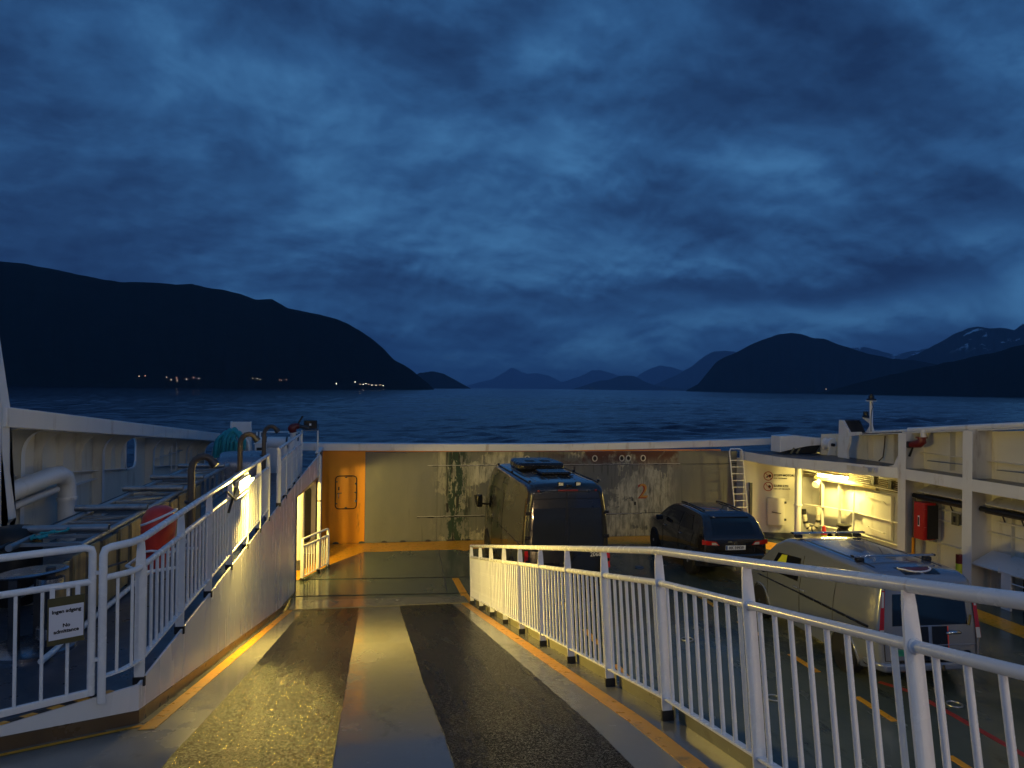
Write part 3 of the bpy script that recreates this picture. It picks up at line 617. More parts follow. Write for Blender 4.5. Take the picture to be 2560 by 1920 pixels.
tube('step_bar', WHITE, bl, [(XP, 18.9, 2.6), (XP+.12, 18.9, 2.6), (XP+.12, 18.9, 3.5), (XP, 18.9, 3.5)], .014, 8)
tube('step_bar', WHITE, bl, [(XP, 19.3, 2.6), (XP+.12, 19.3, 2.6), (XP+.12, 19.3, 3.46), (XP, 19.3, 3.46)], .014, 8)
# vent duct on the plating
vd = thing('vent_duct', 'fat white pipe with elbow running along the left bulwark', 'duct', (-4.5, 11.5, 3))
tube('pipe', WHITE, vd, [(-4.5, 10.0, 3.28), (-4.5, 11.6, 3.36), (-4.5, 11.95, 3.35), (-4.5, 12.14, 3.28), (-4.5, 12.22, 3.15), (-4.5, 12.23, 2.95), (-4.5, 12.23, 2.32)], .125, 18)
ob('pipe', MB().tube([(-4.58, 10.0, 3.05), (-4.58, 12.05, 3.12)], .05, 12), WHITE, vd)
ob('collar', MB().tube([(-4.5, 12.23, 2.98), (-4.5, 12.23, 2.93)], .145, 18), WHITE, vd)
# big white corner plate of the superstructure
cp = thing('superstructure_corner', 'tall white slanted steel plate at the left picture edge', 'wall', (-4.3, 9.8, 2.3))
ob('corner_plate', MB().prism([(-4.48, 9.8, 5.35), (-4.34, 9.8, 4.41), (-4.32, 9.8, 3.05), (-4.32, 9.8, 2.98), (-4.29, 9.8, 2.31), (-5.6, 9.8, 2.31), (-5.6, 9.8, 6.6), (-4.63, 9.8, 6.6)], (0, -.02, 0)), WHITE, cp)
ob('corner_web', MB().prism([(-4.48, 9.82, 5.35), (-4.34, 9.82, 4.41), (-4.32, 9.82, 3.05), (-4.32, 9.82, 2.98), (-4.29, 9.82, 2.31), (-4.38, 9.82, 2.31), (-4.32, 9.82, 2.98), (-4.25, 9.82, 3.05), (-4.44, 9.82, 4.41), (-4.58, 9.82, 5.35)], (0, .2, 0)), WHITE, cp)
# ------------------------------------------------------------------ gear on the left side deck
ga = thing('folded_gangway', 'long aluminium ladder gangway lying flat on the left side deck', 'gangway', (-3.1, 11, 2.35))
for (x_, z_, r_) in ((-2.86, 3.06, .035), (-3.50, 3.06, .035), (-2.90, 2.55, .03), (-3.46, 2.55, .03)):
    tube('side_rail', GALV, ga, [(x_, 8.1, z_), (x_, 15.9, z_)], r_, 10)
for k in range(19):
    y = 8.3+k*.4; ob('rung', MB().bar((-3.5, y, 3.05), (-2.86, y+.02, 3.05), .06, .03), GALV, ga)
    ob('upright', MB().bar((-2.88, y, 2.55), (-2.88, y+.02, 3.05), .035, .035, (0, 1, 0)), GALV, ga)
    if k % 2: ob('diagonal', MB().bar((-3.48, y, 3.06), (-2.88, y+.38, 3.065), .04, .02), GALV, ga)
for y in (8.7, 10.1, 11.9, 13.3, 15.1): ob('roller_tube', MB().lathe([(.042, 0), (.042, .84), (.034, .84), (.034, .78)], 14, (-3.62, y, 3.135), 'x'), GALV, ga)
tube('hand_line', DSTEEL, ga, [(-3.66, 8.0, 3.02), (-3.66, 16.2, 3.0)], .03, 8)
bh = thing('board_barrier', 'row of weathered tan boards standing along the gangway behind the gate', 'barrier', (-2.8, 10, 2.33))
y = 7.35; k = 0; rnd = random.Random(3)
while y < 13.0:
    wd = rnd.choice((.30, .34, .26)); ob('board', MB().box((-2.80+rnd.uniform(-.008, .008), y+wd/2, 2.69+rnd.uniform(-.015, .015)), (.03, wd, .68)), WOOD, bh, bevel=.004)
    ob('post', MB().box((-2.82, y+wd+.07, 2.67), (.04, .10, .70)), DSTEEL, bh); y += wd+.15; k += 1
tube('foot_pipe', RAILW, bh, [(-2.72, 6.9, 2.34), (-2.72, 13.2, 2.34)], .028, 10)
bu = thing('rescue_buoy', 'bulging red buoy with white band hanging inside the side railing', 'buoy', (-2.12, 8.0, 2.6))
bz = [(.03, .86), (.09, .855), (.15, .82), (.19, .74), (.205, .62), (.20, .50), (.185, .36), (.16, .2), (.11, .06), (.03, 0)]
mb = MB().lathe(bz, 22, (0, 0, 0)); mb.v = [(-2.12+p[0]*.78+.05*p[2], 7.98+p[1]*1.0, 2.80+p[2]*.78) for p in mb.v]; ob('float', mb, REDB, bu, ang=60)
mb = MB().tube([(-2.12+.05*.70+.158*cos(a), 7.98+.205*sin(a), 2.80+.56+.07*cos(a)) for a in [i*pi/12 for i in range(24)]], .012, 6, True); ob('band', mb, PAPER, bu)
mb = MB().tube([(-2.08+.18*cos(a), 7.95+.24*sin(a), 3.06+.02*sin(3*a)) for a in [i*pi/12 for i in range(24)]], .012, 6, True); ob('grab_line', mb, PAPER, bu)
ob('holder', MB().tube([(-1.80, 7.55, 2.95), (-2.1, 7.5, 2.92), (-2.33, 7.8, 2.92), (-2.33, 8.3, 2.92), (-2.0, 8.5, 2.93), (-1.80, 8.4, 2.95)], .016, 8), RAILW, bu)
labs = ['bent brown vent pipe rising nearest, beside the wooden boards', 'bent brown vent pipe in front of the teal rope', 'bent brown vent pipe farthest along, just left of the far railing']
for (y0, zt), lb in zip(((9.82, 3.80), (13.3, 3.86), (16.15, 3.84)), labs):
    g = thing('vent_pipe', lb, 'vent pipe', (-2.2, y0, 2.3), 'gooseneck vent pipes'); 
    pts = [(-2.2, y0, 2.3), (-2.2, y0, zt-.16)]+[(-2.2+.14-.14*cos(a), y0+.01, zt-.16+.16*sin(a)) for a in [pi/8*i for i in range(1, 5)]]+[(-2.2+.14+.13*sin(a), y0+.01, zt-.16+.16*cos(a)) for a in [pi/10*i for i in range(1, 4)]]
    tube('pipe', BRASS, g, pts, .043, 14)
    e_ = V(pts[-1]); dr = (e_-V(pts[-2])).normalized(); ob('hood', MB().tube([e_-dr*.01, e_+dr*.07], .056, 14), DSTEEL, g)
    ob('flange', MB().tube([(-2.2, y0, 3.22), (-2.2, y0, 3.25)], .075, 14), DSTEEL, g); ob('base_flange', MB().tube([(-2.2, y0, 2.3), (-2.2, y0, 2.33)], .085, 14), DSTEEL, g)
# mooring roller stand near the gate
ms = thing('mooring_roller_stand', 'steel roller stand with round plates behind the gate', 'mooring roller', (-2.95, 7.4, 2.3))
ob('base_plate', MB().lathe([(.36, 0), (.36, .03), (.30, .05)], 28, (-2.98, 7.35, 2.3)), STAIN, ms)
mb = MB().lathe([(.25, 0), (.27, .015), (.25, .03)], 28, (0, 0, 0)); mb.v = [(-2.98+p[0]*1.1, 7.35+p[1]*.8, 2.98+p[2]+.10*p[0]) for p in mb.v]; ob('top_plate', mb, STAIN, ms)
for (a, b_) in ((-3.08, 7.25), (-2.98, 7.5)): ob('post', MB().lim(a-.035, a+.035, b_-.035, b_+.035, 2.34, 2.99), DSTEEL, ms)
for z_ in (2.42, 2.86): ob('roller', MB().lathe([(.07, 0), (.11, .01), (.11, .10), (.07, .11)], 22, (-2.80, 7.28, z_)), STAIN, ms)
ob('roller_axle', MB().tube([(-2.80, 7.28, 2.33), (-2.80, 7.28, 3.05)], .04, 12), DSTEEL, ms)
tp = thing('tarpaulin_bundle', 'black bundle with loose teal cord by the white corner plate', 'bundle', (-3.7, 8.7, 2.4))
mb = MB().lathe([(.05, .82), (.18, .80), (.24, .70), (.25, .4), (.23, .1), (.2, 0)], 14, (0, 0, 0)); rnd = random.Random(5)
mb.v = [(-3.72+p[0]*(1+rnd.uniform(-.08, .08)), 8.75+p[1]*(1+rnd.uniform(-.08, .08)), 2.35+p[2]) for p in mb.v]; ob('bundle', mb, BLACK, tp, ang=60)
def rope(name, path, R, mt_, parent, strands=3, pitch=.11, n=6):
    # twisted laid rope along a polyline (resampled)
    pts = [V(p) for p in path]; out = [[] for _ in range(strands)]; s_ = 0
    fine = []
    for i in range(len(pts)-1):
        p0 = pts[max(i-1, 0)]; p1, p2 = pts[i], pts[i+1]; p3 = pts[min(i+2, len(pts)-1)]; m_ = max(3, int((p2-p1).length/.02))
        for k in range(m_):
            q = k/m_; fine.append(.5*((2*p1)+(p2-p0)*q+(2*p0-5*p1+4*p2-p3)*q*q+(3*p1-p0-3*p2+p3)*q**3))
    fine.append(pts[-1]); mb = MB(); X0 = None
    for i, p in enumerate(fine):
        tg = (fine[min(i+1, len(fine)-1)]-fine[max(i-1, 0)]).normalized()
        if i: s_ += (p-fine[i-1]).length
        if X0 is None:
            X0 = tg.cross(V((.3, .2, 1)))
        X0 = (X0-tg*X0.dot(tg)).normalized(); Y0 = tg.cross(X0)
        for j in range(strands):
            a = 2*pi*(s_/pitch+j/strands); out[j].append(p+(X0*cos(a)+Y0*sin(a))*R*.5)
    for j in range(strands): mb.tube(out[j], R*.56, n)
    return ob(name, mb, mt_, parent, ang=80)
rnd = random.Random(9); pts = [(-3.45, 8.55, 3.1)]
for k in range(9): pts.append((-3.5+rnd.uniform(-.12, .25)+k*.03, 8.45+rnd.uniform(-.2, .35), 3.12+rnd.uniform(-.04, .06)))
rope('cord', pts, .014, TEAL, tp, 2, .06, 5)
# fairlead with coiled hawser
fl = thing('fairlead_stand', 'white upright steel plate frame that carries the teal hawser', 'fairlead', (-3.5, 20.4, 2.3))
ob('back_plate', MB().prism([(-3.72, 20.7, 2.6), (-3.10, 20.7, 2.6), (-3.18, 20.7, 3.72), (-3.66, 20.7, 3.72)], (0, .02, 0)), WHITE, fl)
for a in (-3.17, -3.69): ob('side_flange', MB().prism([(a, 20.45, 2.6), (a, 20.72, 2.6), (a+(.0 if a > -3.5 else .03), 20.72, 3.73), (a+(.0 if a > -3.5 else .03), 20.6, 3.73)], (.03, 0, 0)), WHITE, fl)
tube('arch_bar', WHITE, fl, [(-4.0, 20.2, 2.3), (-4.0, 20.2, 2.9), (-3.93, 20.2, 3.2), (-3.78, 20.2, 3.40), (-3.55, 20.2, 3.46), (-3.3, 20.2, 3.40), (-3.15, 20.2, 3.2), (-3.1, 20.2, 2.9), (-3.1, 20.2, 2.3)], .045, 12)
hw_ = thing('mooring_hawser', 'thick teal mooring rope looped over the white fairlead', 'rope', (-3.6, 20.1, 2.6), None)
for i, (xa, xb, zt, zl, zr) in enumerate(((-3.92, -3.62, 3.36, 2.45, 2.85), (-3.80, -3.52, 3.47, 2.85, 2.9), (-3.70, -3.45, 3.52, 2.95, 2.75), (-3.58, -3.34, 3.55, 2.9, 3.0), (-3.48, -3.22, 3.46, 3.0, 3.05), (-3.86, -3.42, 3.42, 2.7, 3.0), (-3.66, -3.30, 3.50, 2.86, 2.92))):
    yy = 20.05-.02*i; m_ = (xa+xb)/2
    rope('loop', [(xa-.06, yy, zl), (xa-.02, yy-.05, (zl+zt)/2), (xa+.03, yy, zt-.1), (m_, yy+.08, zt+.02), (xb-.02, yy, zt-.12), (xb+.03, yy-.04, (zr+zt)/2), (xb+.01, yy, zr)], .047, TEAL, hw_)
# winch cover and lockers at the bow corner
wc = thing('winch_cover', 'rounded dark steel winch cover with blue sheen under the rope', 'winch', (-3, 19, 2.3))
mb = MB()
def wcf(u, v):
    a = pi*v; x_ = -3.55+1.0*u; zz = 2.3+.80*(abs(sin(a))**.35)*(1-.05*abs(2*u-1)**4); return (x_, 18.95-.42*cos(a)*(1-.0*u), zz)
mb.grid(wcf, 14, 20)
for u in (0, 1): n0 = len(mb.v); mb.v += [wcf(u, j/20) for j in range(21)]; mb.f.append(tuple(range(n0, n0+21)))
ob('hood', mb, STAIN, wc, ang=50)
for (a, b_) in ((-2.80, 3.04), (-2.74, 2.9), (-2.85, 2.78)): ob('bolt', MB().lathe([(.02, 0), (.02, -.02), (.008, -.03)], 8, (a, 18.55, b_), 'y'), CHROME, wc)
lk = thing('life_raft_canister', 'white rounded canister on the bow corner platform', 'canister', (-2.6, 21.2, 2.4))
ob('canister', MB().lathe([(.05, 0), (.14, .03), (.17, .10), (.17, .9), (.14, .97), (.05, 1.0)], 18, (-3.05, 21.2, 3.12), 'x'), WHITE, lk)
ob('cradle', MB().lim(-3.0, -2.1, 21.1, 21.3, 2.3, 2.99), WHITE, lk)
for a in (-2.85, -2.3): ob('strap', MB().lathe([(.175, 0), (.175, .05)], 18, (a, 21.2, 3.12), 'x'), DSTEEL, lk)
lo = thing('deck_locker', 'small white locker with dark vent below the corner rail', 'locker', (-3.0, 20.5, 2.3))
ob('body', MB().lim(-3.02, -2.74, 20.45, 20.7, 2.3, 3.14), WHITE, lo, bevel=.01); ob('vent', MB().lim(-2.97, -2.80, 20.44, 20.449, 2.98, 3.05), BLACK, lo); ob('lid', MB().lim(-3.04, -2.72, 20.43, 20.72, 3.142, 3.17), WHITE, lo)
cr = thing('corner_railing', 'white pipe rail across the bow corner behind the rope', 'railing', (-2.5, 21.4, 2.3))
for seg in ([(-3.35, 21.5, 2.3), (-3.35, 21.5, 3.40), (-3.12, 21.5, 3.40), (-3.12, 21.5, 2.3)], [(-3.03, 21.5, 2.3), (-3.03, 21.5, 3.40), (-1.95, 21.5, 3.40), (-1.95, 21.5, 2.3)]): tube('hoop', RAILW, cr, seg, .025, 10)
tube('mid_rail', RAILW, cr, [(-3.03, 21.5, 3.12), (-1.95, 21.5, 3.12)], .02, 10)
ob('screen', MB().lim(-2.95, -2.05, 21.55, 21.57, 2.4, 2.98), WHITE, cr)
def monitor(e, c, sx=1, sz=1):
    c = V(c); M = lambda a, b_, z_: c+V((a*sx, b_, z_*sz))
    ob('flange', MB().tube([M(0, 0, 0), M(0, 0, .02)], .13, 18), WHITE, e)
    ob('elbow', MB().tube([M(0, 0, .02), M(-.02, 0, .08), M(-.03, 0, .13), M(.0, 0, .18), M(.08, 0, .20), M(.16, 0, .195)], [.10, .09, .095, .10, .085, .07], 16), DRED, e, ang=60)
    ob('swivel', MB().lathe([(.06, -.12), (.11, -.09), (.11, .09), (.06, .12)], 16, M(-.02, 0, .14), 'y'), DRED, e)
    ob('barrel', MB().tube([M(.15, 0, .195), M(.30, 0, .17), M(.40, 0, .15)], [.055, .05, .045], 14), DSTEEL, e, ang=60)
    ob('handle', MB().tube([M(.10, 0, .22), M(.20, 0, .40), M(.24, 0, .47)], [.02, .022, .028], 10), BLACK, e, ang=60)
mo1 = thing('fire_monitor', 'dark red fire monitor standing on the left bow corner', 'fire monitor', (-2.0, 20.5, 3.42)); monitor(mo1, (-2.05, 20.5, 3.42))
ob('pedestal', MB().tube([(-2.05, 20.5, 2.3), (-2.05, 20.5, 3.42)], .075, 14), WHITE, mo1)
fg = thing('floodlight', 'black box floodlight facing forward on the left bow corner', 'floodlight', (-1.55, 20.8, 3.5))
ob('case', MB().lim(-1.80, -1.46, 20.72, 20.95, 3.53, 3.76), BLACK, fg, bevel=.02); ob('plate', MB().lim(-1.655, -1.60, 20.714, 20.719, 3.62, 3.68), PAPER, fg)
ob('yoke', MB().tube([(-1.83, 20.84, 3.62), (-1.83, 20.84, 3.50), (-1.43, 20.84, 3.50), (-1.43, 20.84, 3.62)], .012, 8), DSTEEL, fg)
fs = thing('floodlight_stand', 'white square tube stand below the black floodlight', 'stand', (-1.5, 20.85, 2.6))
tube('bent_tube', RAILW, fs, [(-1.86, 20.86, 2.35), (-1.86, 20.86, 3.485), (-1.44, 20.86, 3.485), (-1.44, 20.86, 2.9)], .025, 4)
ob('foot', MB().lim(-1.50, -1.38, 20.8, 22.4, 2.86, 2.899), WHITE, fs)
# ------------------------------------------------------------------ doorway, pillar and small rail at the foot of the ramp, left
iw = thing('inner_wall', 'cream lit wall seen through the doorway under the side deck', 'wall', (-2.3, 20, 0))
ob('plating', MB().lim(-2.84, -2.80, 16.5, 22.6, .02, 2.09), CREAM, iw); ob('end_plating', MB().lim(-2.79, -1.5, 21.3, 21.34, .02, 2.09), CREAM, iw)
ob('skirting', MB().lim(-2.795, -2.78, 16.5, 21.28, .02, .35), SKIRT, iw)
ob('door_slot', MB().prism([(a, 21.285, b_) for a, b_ in rrect(-1.95, -1.62, .35, 1.9, .12)], (0, .012, 0)), BLACK, iw)
pl = thing('support_pillar', 'round cream pillar brightly lit inside the left doorway', 'pillar', (-1.9, 19.7, 0))
ob('column', MB().tube([(-1.86, 19.7, .02), (-1.86, 19.7, 2.09)], .20, 24), CREAM, pl); ob('base', MB().tube([(-1.86, 19.7, .005), (-1.86, 19.7, .26)], .215, 24), SKIRT, pl)
pp = thing('edge_pole', 'slim white pole at the corner of the doorway by the orange wall', 'pole', (-1.34, 20.3, 0))
tube('pole', RAILW, pp, [(-1.34, 20.35, .0), (-1.34, 20.35, 2.82), (-1.38, 20.32, 2.87)], .05, 12); ob('clip', MB().tube([(-1.34, 20.35, 1.62), (-1.34, 20.35, 1.66)], .062, 12), DSTEEL, pp)
DL = emit('doorway_lamp', (1, .70, .14), 1600)
dlm = thing('doorway_lamp', 'lamp under the side deck lighting the left doorway', 'lamp', (-2.2, 18.0, 1.9))
ob('housing', MB().lim(-2.45, -2.05, 17.75, 17.85, 1.90, 2.09), GALV, dlm); ob('diffuser', MB().lim(-2.42, -2.08, 17.852, 17.875, 1.92, 2.04), DL, dlm)
sm = thing('landing_railing', 'short white railing at the foot of the ramp casting shadows', 'railing', (-1.3, 19.2, 0))
A_, B_ = V((-1.60, 18.45, 0)), V((-1.07, 19.80, 0)); dAB = (B_-A_)
railing(sm, lambda s_: A_+dAB*s_, lambda s_: V((0, 0, 1)), [.0, .62], 1.0, RAILW, .82, .10, 6, top=False)
railing(sm, lambda s_: A_+dAB*s_, lambda s_: V((0, 0, 1)), [.62, 1.0], 1.0, RAILW, .82, .10, 4, top=False)
tube('top_rail', RAILW, sm, [A_+V((0, 0, 1.0)), A_+dAB*.95+V((0, 0, 1.0)), A_+dAB*.99+V((0, 0, .98)), A_+dAB*1.0+V((0, 0, .93)), B_+V((0, 0, .02))], .026, 12)
# ------------------------------------------------------------------ bow wall
bw = thing('bow_wall', 'scarred grey bow door wall with orange end plate and white top beam', 'wall', (4, 22.7, 0))
ob('orange_plate', MB().lim(-1.42, -.165, 22.66, 22.74, 0, 2.74), ORANGE, bw, bevel=.006)
ob('grey_plate', MB().lim(-.16, 2.0, 22.672, 22.74, 0, 2.72), BOWP, bw, bevel=.006)
for (z0, z1_) in ((.0, .72), (.740, 2.285), (2.305, 2.72)):
    ob('grey_plate', MB().lim(2.006, 11.9, 22.672, 22.74, z0, z1_), BOWP, bw, bevel=.006)
ob('seam_backing', MB().lim(2.0, 11.9, 22.70, 22.73, .70, 2.32), BLACK, bw)
for (z_, xa, xb) in ((.715, 5.7, 8.6), (.745, 2.2, 4.4), (2.30, 1.7, 9.9), (.735, 1.4, 3.0)):
    mb = MB(); n_ = int((xb-xa)/.09); rq = random.Random(int(z_*1000+xa*10))
    for i in range(n_+1):
        x_ = xa+(xb-xa)*i/n_; q_ = rq.uniform(.002, .018)*(1.6 if z_ < 1 and rq.random() > .6 else 1); mb.v += [(x_, 22.666, z_-q_), (x_, 22.666, z_+q_*.7)]
    mb.f = [(2*i, 2*i+2, 2*i+3, 2*i+1) for i in range(n_)]; ob('seam_scar', mb, GROOVE, bw)
    mb2 = MB(); mb2.v = [(p[0], 22.6665, p[2]+(.009 if i % 2 else .0)) for i, p in enumerate(mb.v)]; mb2.f = list(mb.f); ob('seam_filler', mb2, PAPER, bw)
ob('top_strip', MB().lim(-1.40, 11.3, 22.65, 22.67, 2.735, 2.775), ORANGE, bw)
tp_ = [(-2.6, 3.03), (-1.4, 3.01), (2.8, 2.98), (5.9, 2.98), (9.07, 3.04), (11.4, 3.10), (13.4, 3.17)]
mb = MB()
for (x_, z_) in tp_: mb.v += [(x_, 22.45, z_), (x_, 22.80, z_+.005), (x_, 22.80, z_-.21), (x_, 22.45, z_-.215)]
for i in range(len(tp_)-1):
    for k in range(4): mb.f.append((i*4+k, i*4+(k+1) % 4, (i+1)*4+(k+1) % 4, (i+1)*4+k))
mb.f += [(0, 1, 2, 3), tuple(len(mb.v)-4+k for k in range(4))]; ob('top_beam', mb, WHITE, bw, bevel=.01)
ob('end_post', MB().lim(-1.60, -1.43, 22.55, 22.78, 0, 2.76), SKIRT, bw)
hd = ob('hatch_door', MB().prism([(a, 22.625, b_) for a, b_ in rrect(-1.01, -.43, 1.06, 2.0, .10)], (0, .034, 0)), ORANGE, bw, bevel=.004)
ob('hatch_gap', MB().tube([(a, 22.654, b_) for a, b_ in rrect(-1.03, -.41, 1.04, 2.02, .11)], .016, 6, True), GROOVE, bw)
tube('handle', CHROME, hd, [(-.93, 22.62, 1.52), (-.93, 22.57, 1.52), (-.93, 22.57, 1.36), (-.93, 22.62, 1.36)], .012, 8)
ob('latch', MB().bar((-.98, 22.61, 1.50), (-.84, 22.61, 1.52), .02, .02), DSTEEL, hd); ob('hinge', MB().lim(-.46, -.40, 22.62, 22.645, 1.24, 1.30), CHROME, hd); ob('hinge', MB().lim(-.46, -.40, 22.62, 22.645, 1.76, 1.82), DSTEEL, hd)
[ob('dog', MB().box((x_, 22.618, z_), (.07, .02, .03)), DSTEEL, hd) for x_, z_ in ((-1.0, 1.2), (-1.0, 1.85), (-.44, 1.53), (-.72, 1.08), (-.72, 1.98))]
ob('numeral_backing', MB().lim(-.95, -.91, 22.62, 22.643, 1.60, 1.70), INK, hd)
NUM = mk('numeral_paint', (.62, .30, .06), .5, var=.3, vs=6, dirt=((.30, .05, .02), .3, 5)); 
text('numeral', '2', .68, LEAD, bw, (8.43, 22.668, 1.20), (1, 0, 0), (0, 0, 1), .002); text('numeral', '2', .64, NUM, bw, (8.49, 22.664, 1.235), (1, 0, 0), (0, 0, 1), .002)
for x_ in (4.8, 7.0, 7.9, 8.12, 8.62):
    ob('ring_pad', MB().tube([(x_+.075*cos(a), 22.66, 2.50+.09*sin(a)) for a in [i*pi/8 for i in range(16)]], .016, 6, True), CREAM, bw); ob('bolt_eye', MB().lathe([(.05, 0), (.05, -.02), (.02, -.03)], 12, (x_, 22.67, 2.50), 'y'), BLACK, bw)
for k in range(12):
    x_ = -1.0+k*.66+(.1 if k % 3 else 0); mb = MB().prism([(x_-.10, 22.60, .0), (x_-.07, 22.60, .045), (x_, 22.60, .06), (x_+.07, 22.60, .045), (x_+.10, 22.60, .0)], (0, .06, 0)); ob('deck_lug', mb, DSTEEL, bw)
for k in range(9):
    ob('scar', MB().box((rnd.uniform(2.2, 9), 22.668, rnd.uniform(.9, 2.2)), (rnd.uniform(.03, .09), .006, rnd.uniform(.08, .3)), Matrix.Rotation(rnd.uniform(-.3, .3), 3, 'Y')), BLACK, bw)
# ------------------------------------------------------------------ starboard side: hull plating, frames, alcove
sb_ = thing('starboard_bulwark', 'cream ship side bulwark with upright frames and beams on the right', 'bulwark', (14, 14, 0))
tzr = lambda y: 3.60-(y-18.63)*.0905
XS = 14.2; XF = 13.55
hull = [(14.2, 4.0), (14.2, 20.3), (13.95, 21.15), (13.40, 21.72), (12.6, 21.98), (11.88, 22.2), (11.88, 22.66)]
for (a, b_) in zip(hull, hull[1:]):
    n_ = V((b_[1]-a[1], -(b_[0]-a[0]), 0)).normalized(); 
    za, zb_ = min(4.6, tzr(a[1])), tzr(b_[1])
    if b_[0] < 13.6: za, zb_ = (2.50, 2.50) if b_[0] < 13.3 else (2.5, 2.5)
    mb = MB().prism([(a[0], a[1], 0), (b_[0], b_[1], 0), (b_[0], b_[1], zb_), (a[0], a[1], za)], n_*.012); ob('plating', mb, CREAM, sb_)
# upper bulwark continues forward round the corner
up_ = [(14.2, 20.3), (14.15, 21.3), (13.95, 22.1), (13.45, 22.7)]
for (a, b_) in zip(up_, up_[1:]): ob('plating', MB().prism([(a[0], a[1], 2.4), (b_[0], b_[1], 2.4), (b_[0], b_[1], tzr(b_[1])-.1), (a[0], a[1], tzr(a[1])-.1)], (.012, .004, 0)), CREAM, sb_)
frames = [17.0, 14.85, 12.8, 10.75, 8.7]
for y in frames:
    ob('frame_web', MB().prism([(XF, y, .0), (XS, y, .0), (XS, y, tzr(y)-.06), (XF, y, tzr(y)-.06)], (0, .014, 0)), CREAM, sb_)
    ob('frame_flange', MB().lim(XF-.012, XF, y-.14, y+.14, .0, tzr(y)-.10), WHITE, sb_)
for y in (19.0, 17.95, 15.95, 13.8, 11.8):
    ob('stiffener', MB().lim(XS-.16, XS, y, y+.012, 2.80, tzr(y)-.08), CREAM, sb_)
for y in (16.4, 15.4, 14.2, 13.3):
    ob('stiffener', MB().lim(XS-.10, XS, y, y+.012, .3, 2.4), CREAM, sb_)
fc = frames+[6.5]
for a, b_ in zip(fc, fc[1:]):
    ob('main_beam', MB().lim(XF-.010, XF+.002, b_+.142, a-.142, 2.47, 2.745), WHITE, sb_)
    ob('beam_shelf', MB().lim(XF+.003, XS-.002, b_+.02, a-.005, 2.700, 2.735), SIDEDK, sb_)
    ob('stringer', MB().lim(XS-.14, XS-.002, b_+.02, a-.005, 3.14, 3.155), CREAM, sb_)
    ob('stringer', MB().lim(XS-.14, XS-.002, b_+.02, a-.005, .92, .935), CREAM, sb_)
    ob('stringer', MB().lim(XS-.12, XS-.002, b_+.02, a-.005, 1.50, 1.515), CREAM, sb_)
    tube('rod', GALV, sb_, [(XS-.16, b_+.25, 3.0), (XS-.16, a-.3, 2.97)], .012, 6)
tube('top_pipe', WHITE, sb_, [(13.9, 5, tzr(5)), (13.9, 14.1, tzr(14.1)), (13.9, 17.2, tzr(17.2)+.0)], .065, 14)
ob('top_plate', MB().prism([(13.80, 5, tzr(5)-.09), (13.80, 19.6, tzr(19.6)-.09), (14.25, 19.6, tzr(19.6)-.09), (14.25, 5, tzr(5)-.09)], (0, 0, .02)), WHITE, sb_)
tube('top_pipe', WHITE, sb_, [(13.92, 17.3, tzr(17.3)-.01), (13.92, 19.5, tzr(19.5)-.01)], .035, 12)
tube('cable_pipe', DSTEEL, sb_, [(13.84, 17.4, tzr(17.4)-.07), (13.84, 18.9, tzr(18.9)-.07)], .028, 8)
tube('cable', CABLE, sb_, [(14.12, 18.4, 3.5), (14.1, 18.4, 3.2), (14.1, 18.45, 2.9), (14.0, 18.5, 2.78)], .018, 6)
# cable trays with sloping cover
for (a, b_) in ((14.99, 16.75), (12.95, 14.6), (10.9, 12.55), (8.9, 10.5)):
    tr = thing('cable_tray', {14.99: 'dark cable tray under a sloping cover, above the red cabinet', 12.95: 'dark cable tray under a sloping cover at the right picture edge', 10.9: 'dark cable tray bay just outside the right picture edge', 8.9: 'dark cable tray bay farthest aft on the right bulwark'}[a], 'cable tray', (13.9, a, 2), 'cable trays on the right bulwark')
    ob('cover', MB().prism([(14.18, a, 2.34), (14.18, b_, 2.34), (13.78, b_, 2.18), (13.78, a, 2.18)], (0, 0, .012)), CREAM, tr)
    ob('tray', MB().lim(13.80, 14.1, a-.05, b_+.02, 1.98, 2.10), TRAY, tr); tube('conduit', BLACK, tr, [(13.82, a-.05, 2.06), (13.82, b_+.15, 2.06)], .06, 10)
    for k in range(3):
        y = a+.4+k*.5; ob('hanger', MB().bar((14.0, y, 1.98), (14.15, y+.08, 1.80), .03, .012), TRAY, tr)
    tube('pipe', CREAM, tr, [(14.1, a, 1.78), (14.1, b_, 1.78)], .02, 8)
rc = thing('fire_cabinet', 'tall red cabinet hung on the right bulwark frame', 'cabinet', (13.7, 16.5, 1))
ob('body', MB().lim(13.60, 13.95, 16.27, 16.62, 1.02, 1.95), REDP, rc, bevel=.015); ob('door', MB().lim(13.583, 13.599, 16.29, 16.60, 1.05, 1.92), REDP, rc, bevel=.006)
ob('window', MB().lim(13.577, 13.582, 16.40, 16.46, 1.35, 1.62), PAPER, rc); ob('pictogram', MB().lim(13.573, 13.576, 16.41, 16.45, 1.38, 1.58), INK, rc)
for z_ in (1.25, 1.7): ob('hinge', MB().lim(13.59, 13.66, 16.235, 16.268, z_, z_+.10), REDP, rc)
ob('gasket', MB().lim(13.66, 13.95, 16.20, 16.234, 1.06, 1.9), BLACK, rc)
hp = thing('hose_pipe_rack', 'orange and brown vertical pipes left of the red cabinet', 'pipe', (13.7, 16.8, 0))
tube('pipe', BRASS, hp, [(13.75, 16.80, 0), (13.75, 16.80, 2.0)], .04, 10); ob('orange_pipe', MB().tube([(13.68, 16.74, 0), (13.68, 16.74, 1.0)], .035, 10), ORANGE, hp)
jb = thing('switch_box', 'small olive framed switch box beside the red cabinet', 'switch box', (14.1, 15.8, 1.6))
ob('frame', MB().lim(14.05, 14.12, 15.68, 15.90, 1.48, 1.78), KERB, jb, bevel=.01); ob('switch', MB().lim(14.035, 14.049, 15.76, 15.82, 1.56, 1.70), BLACK, jb)
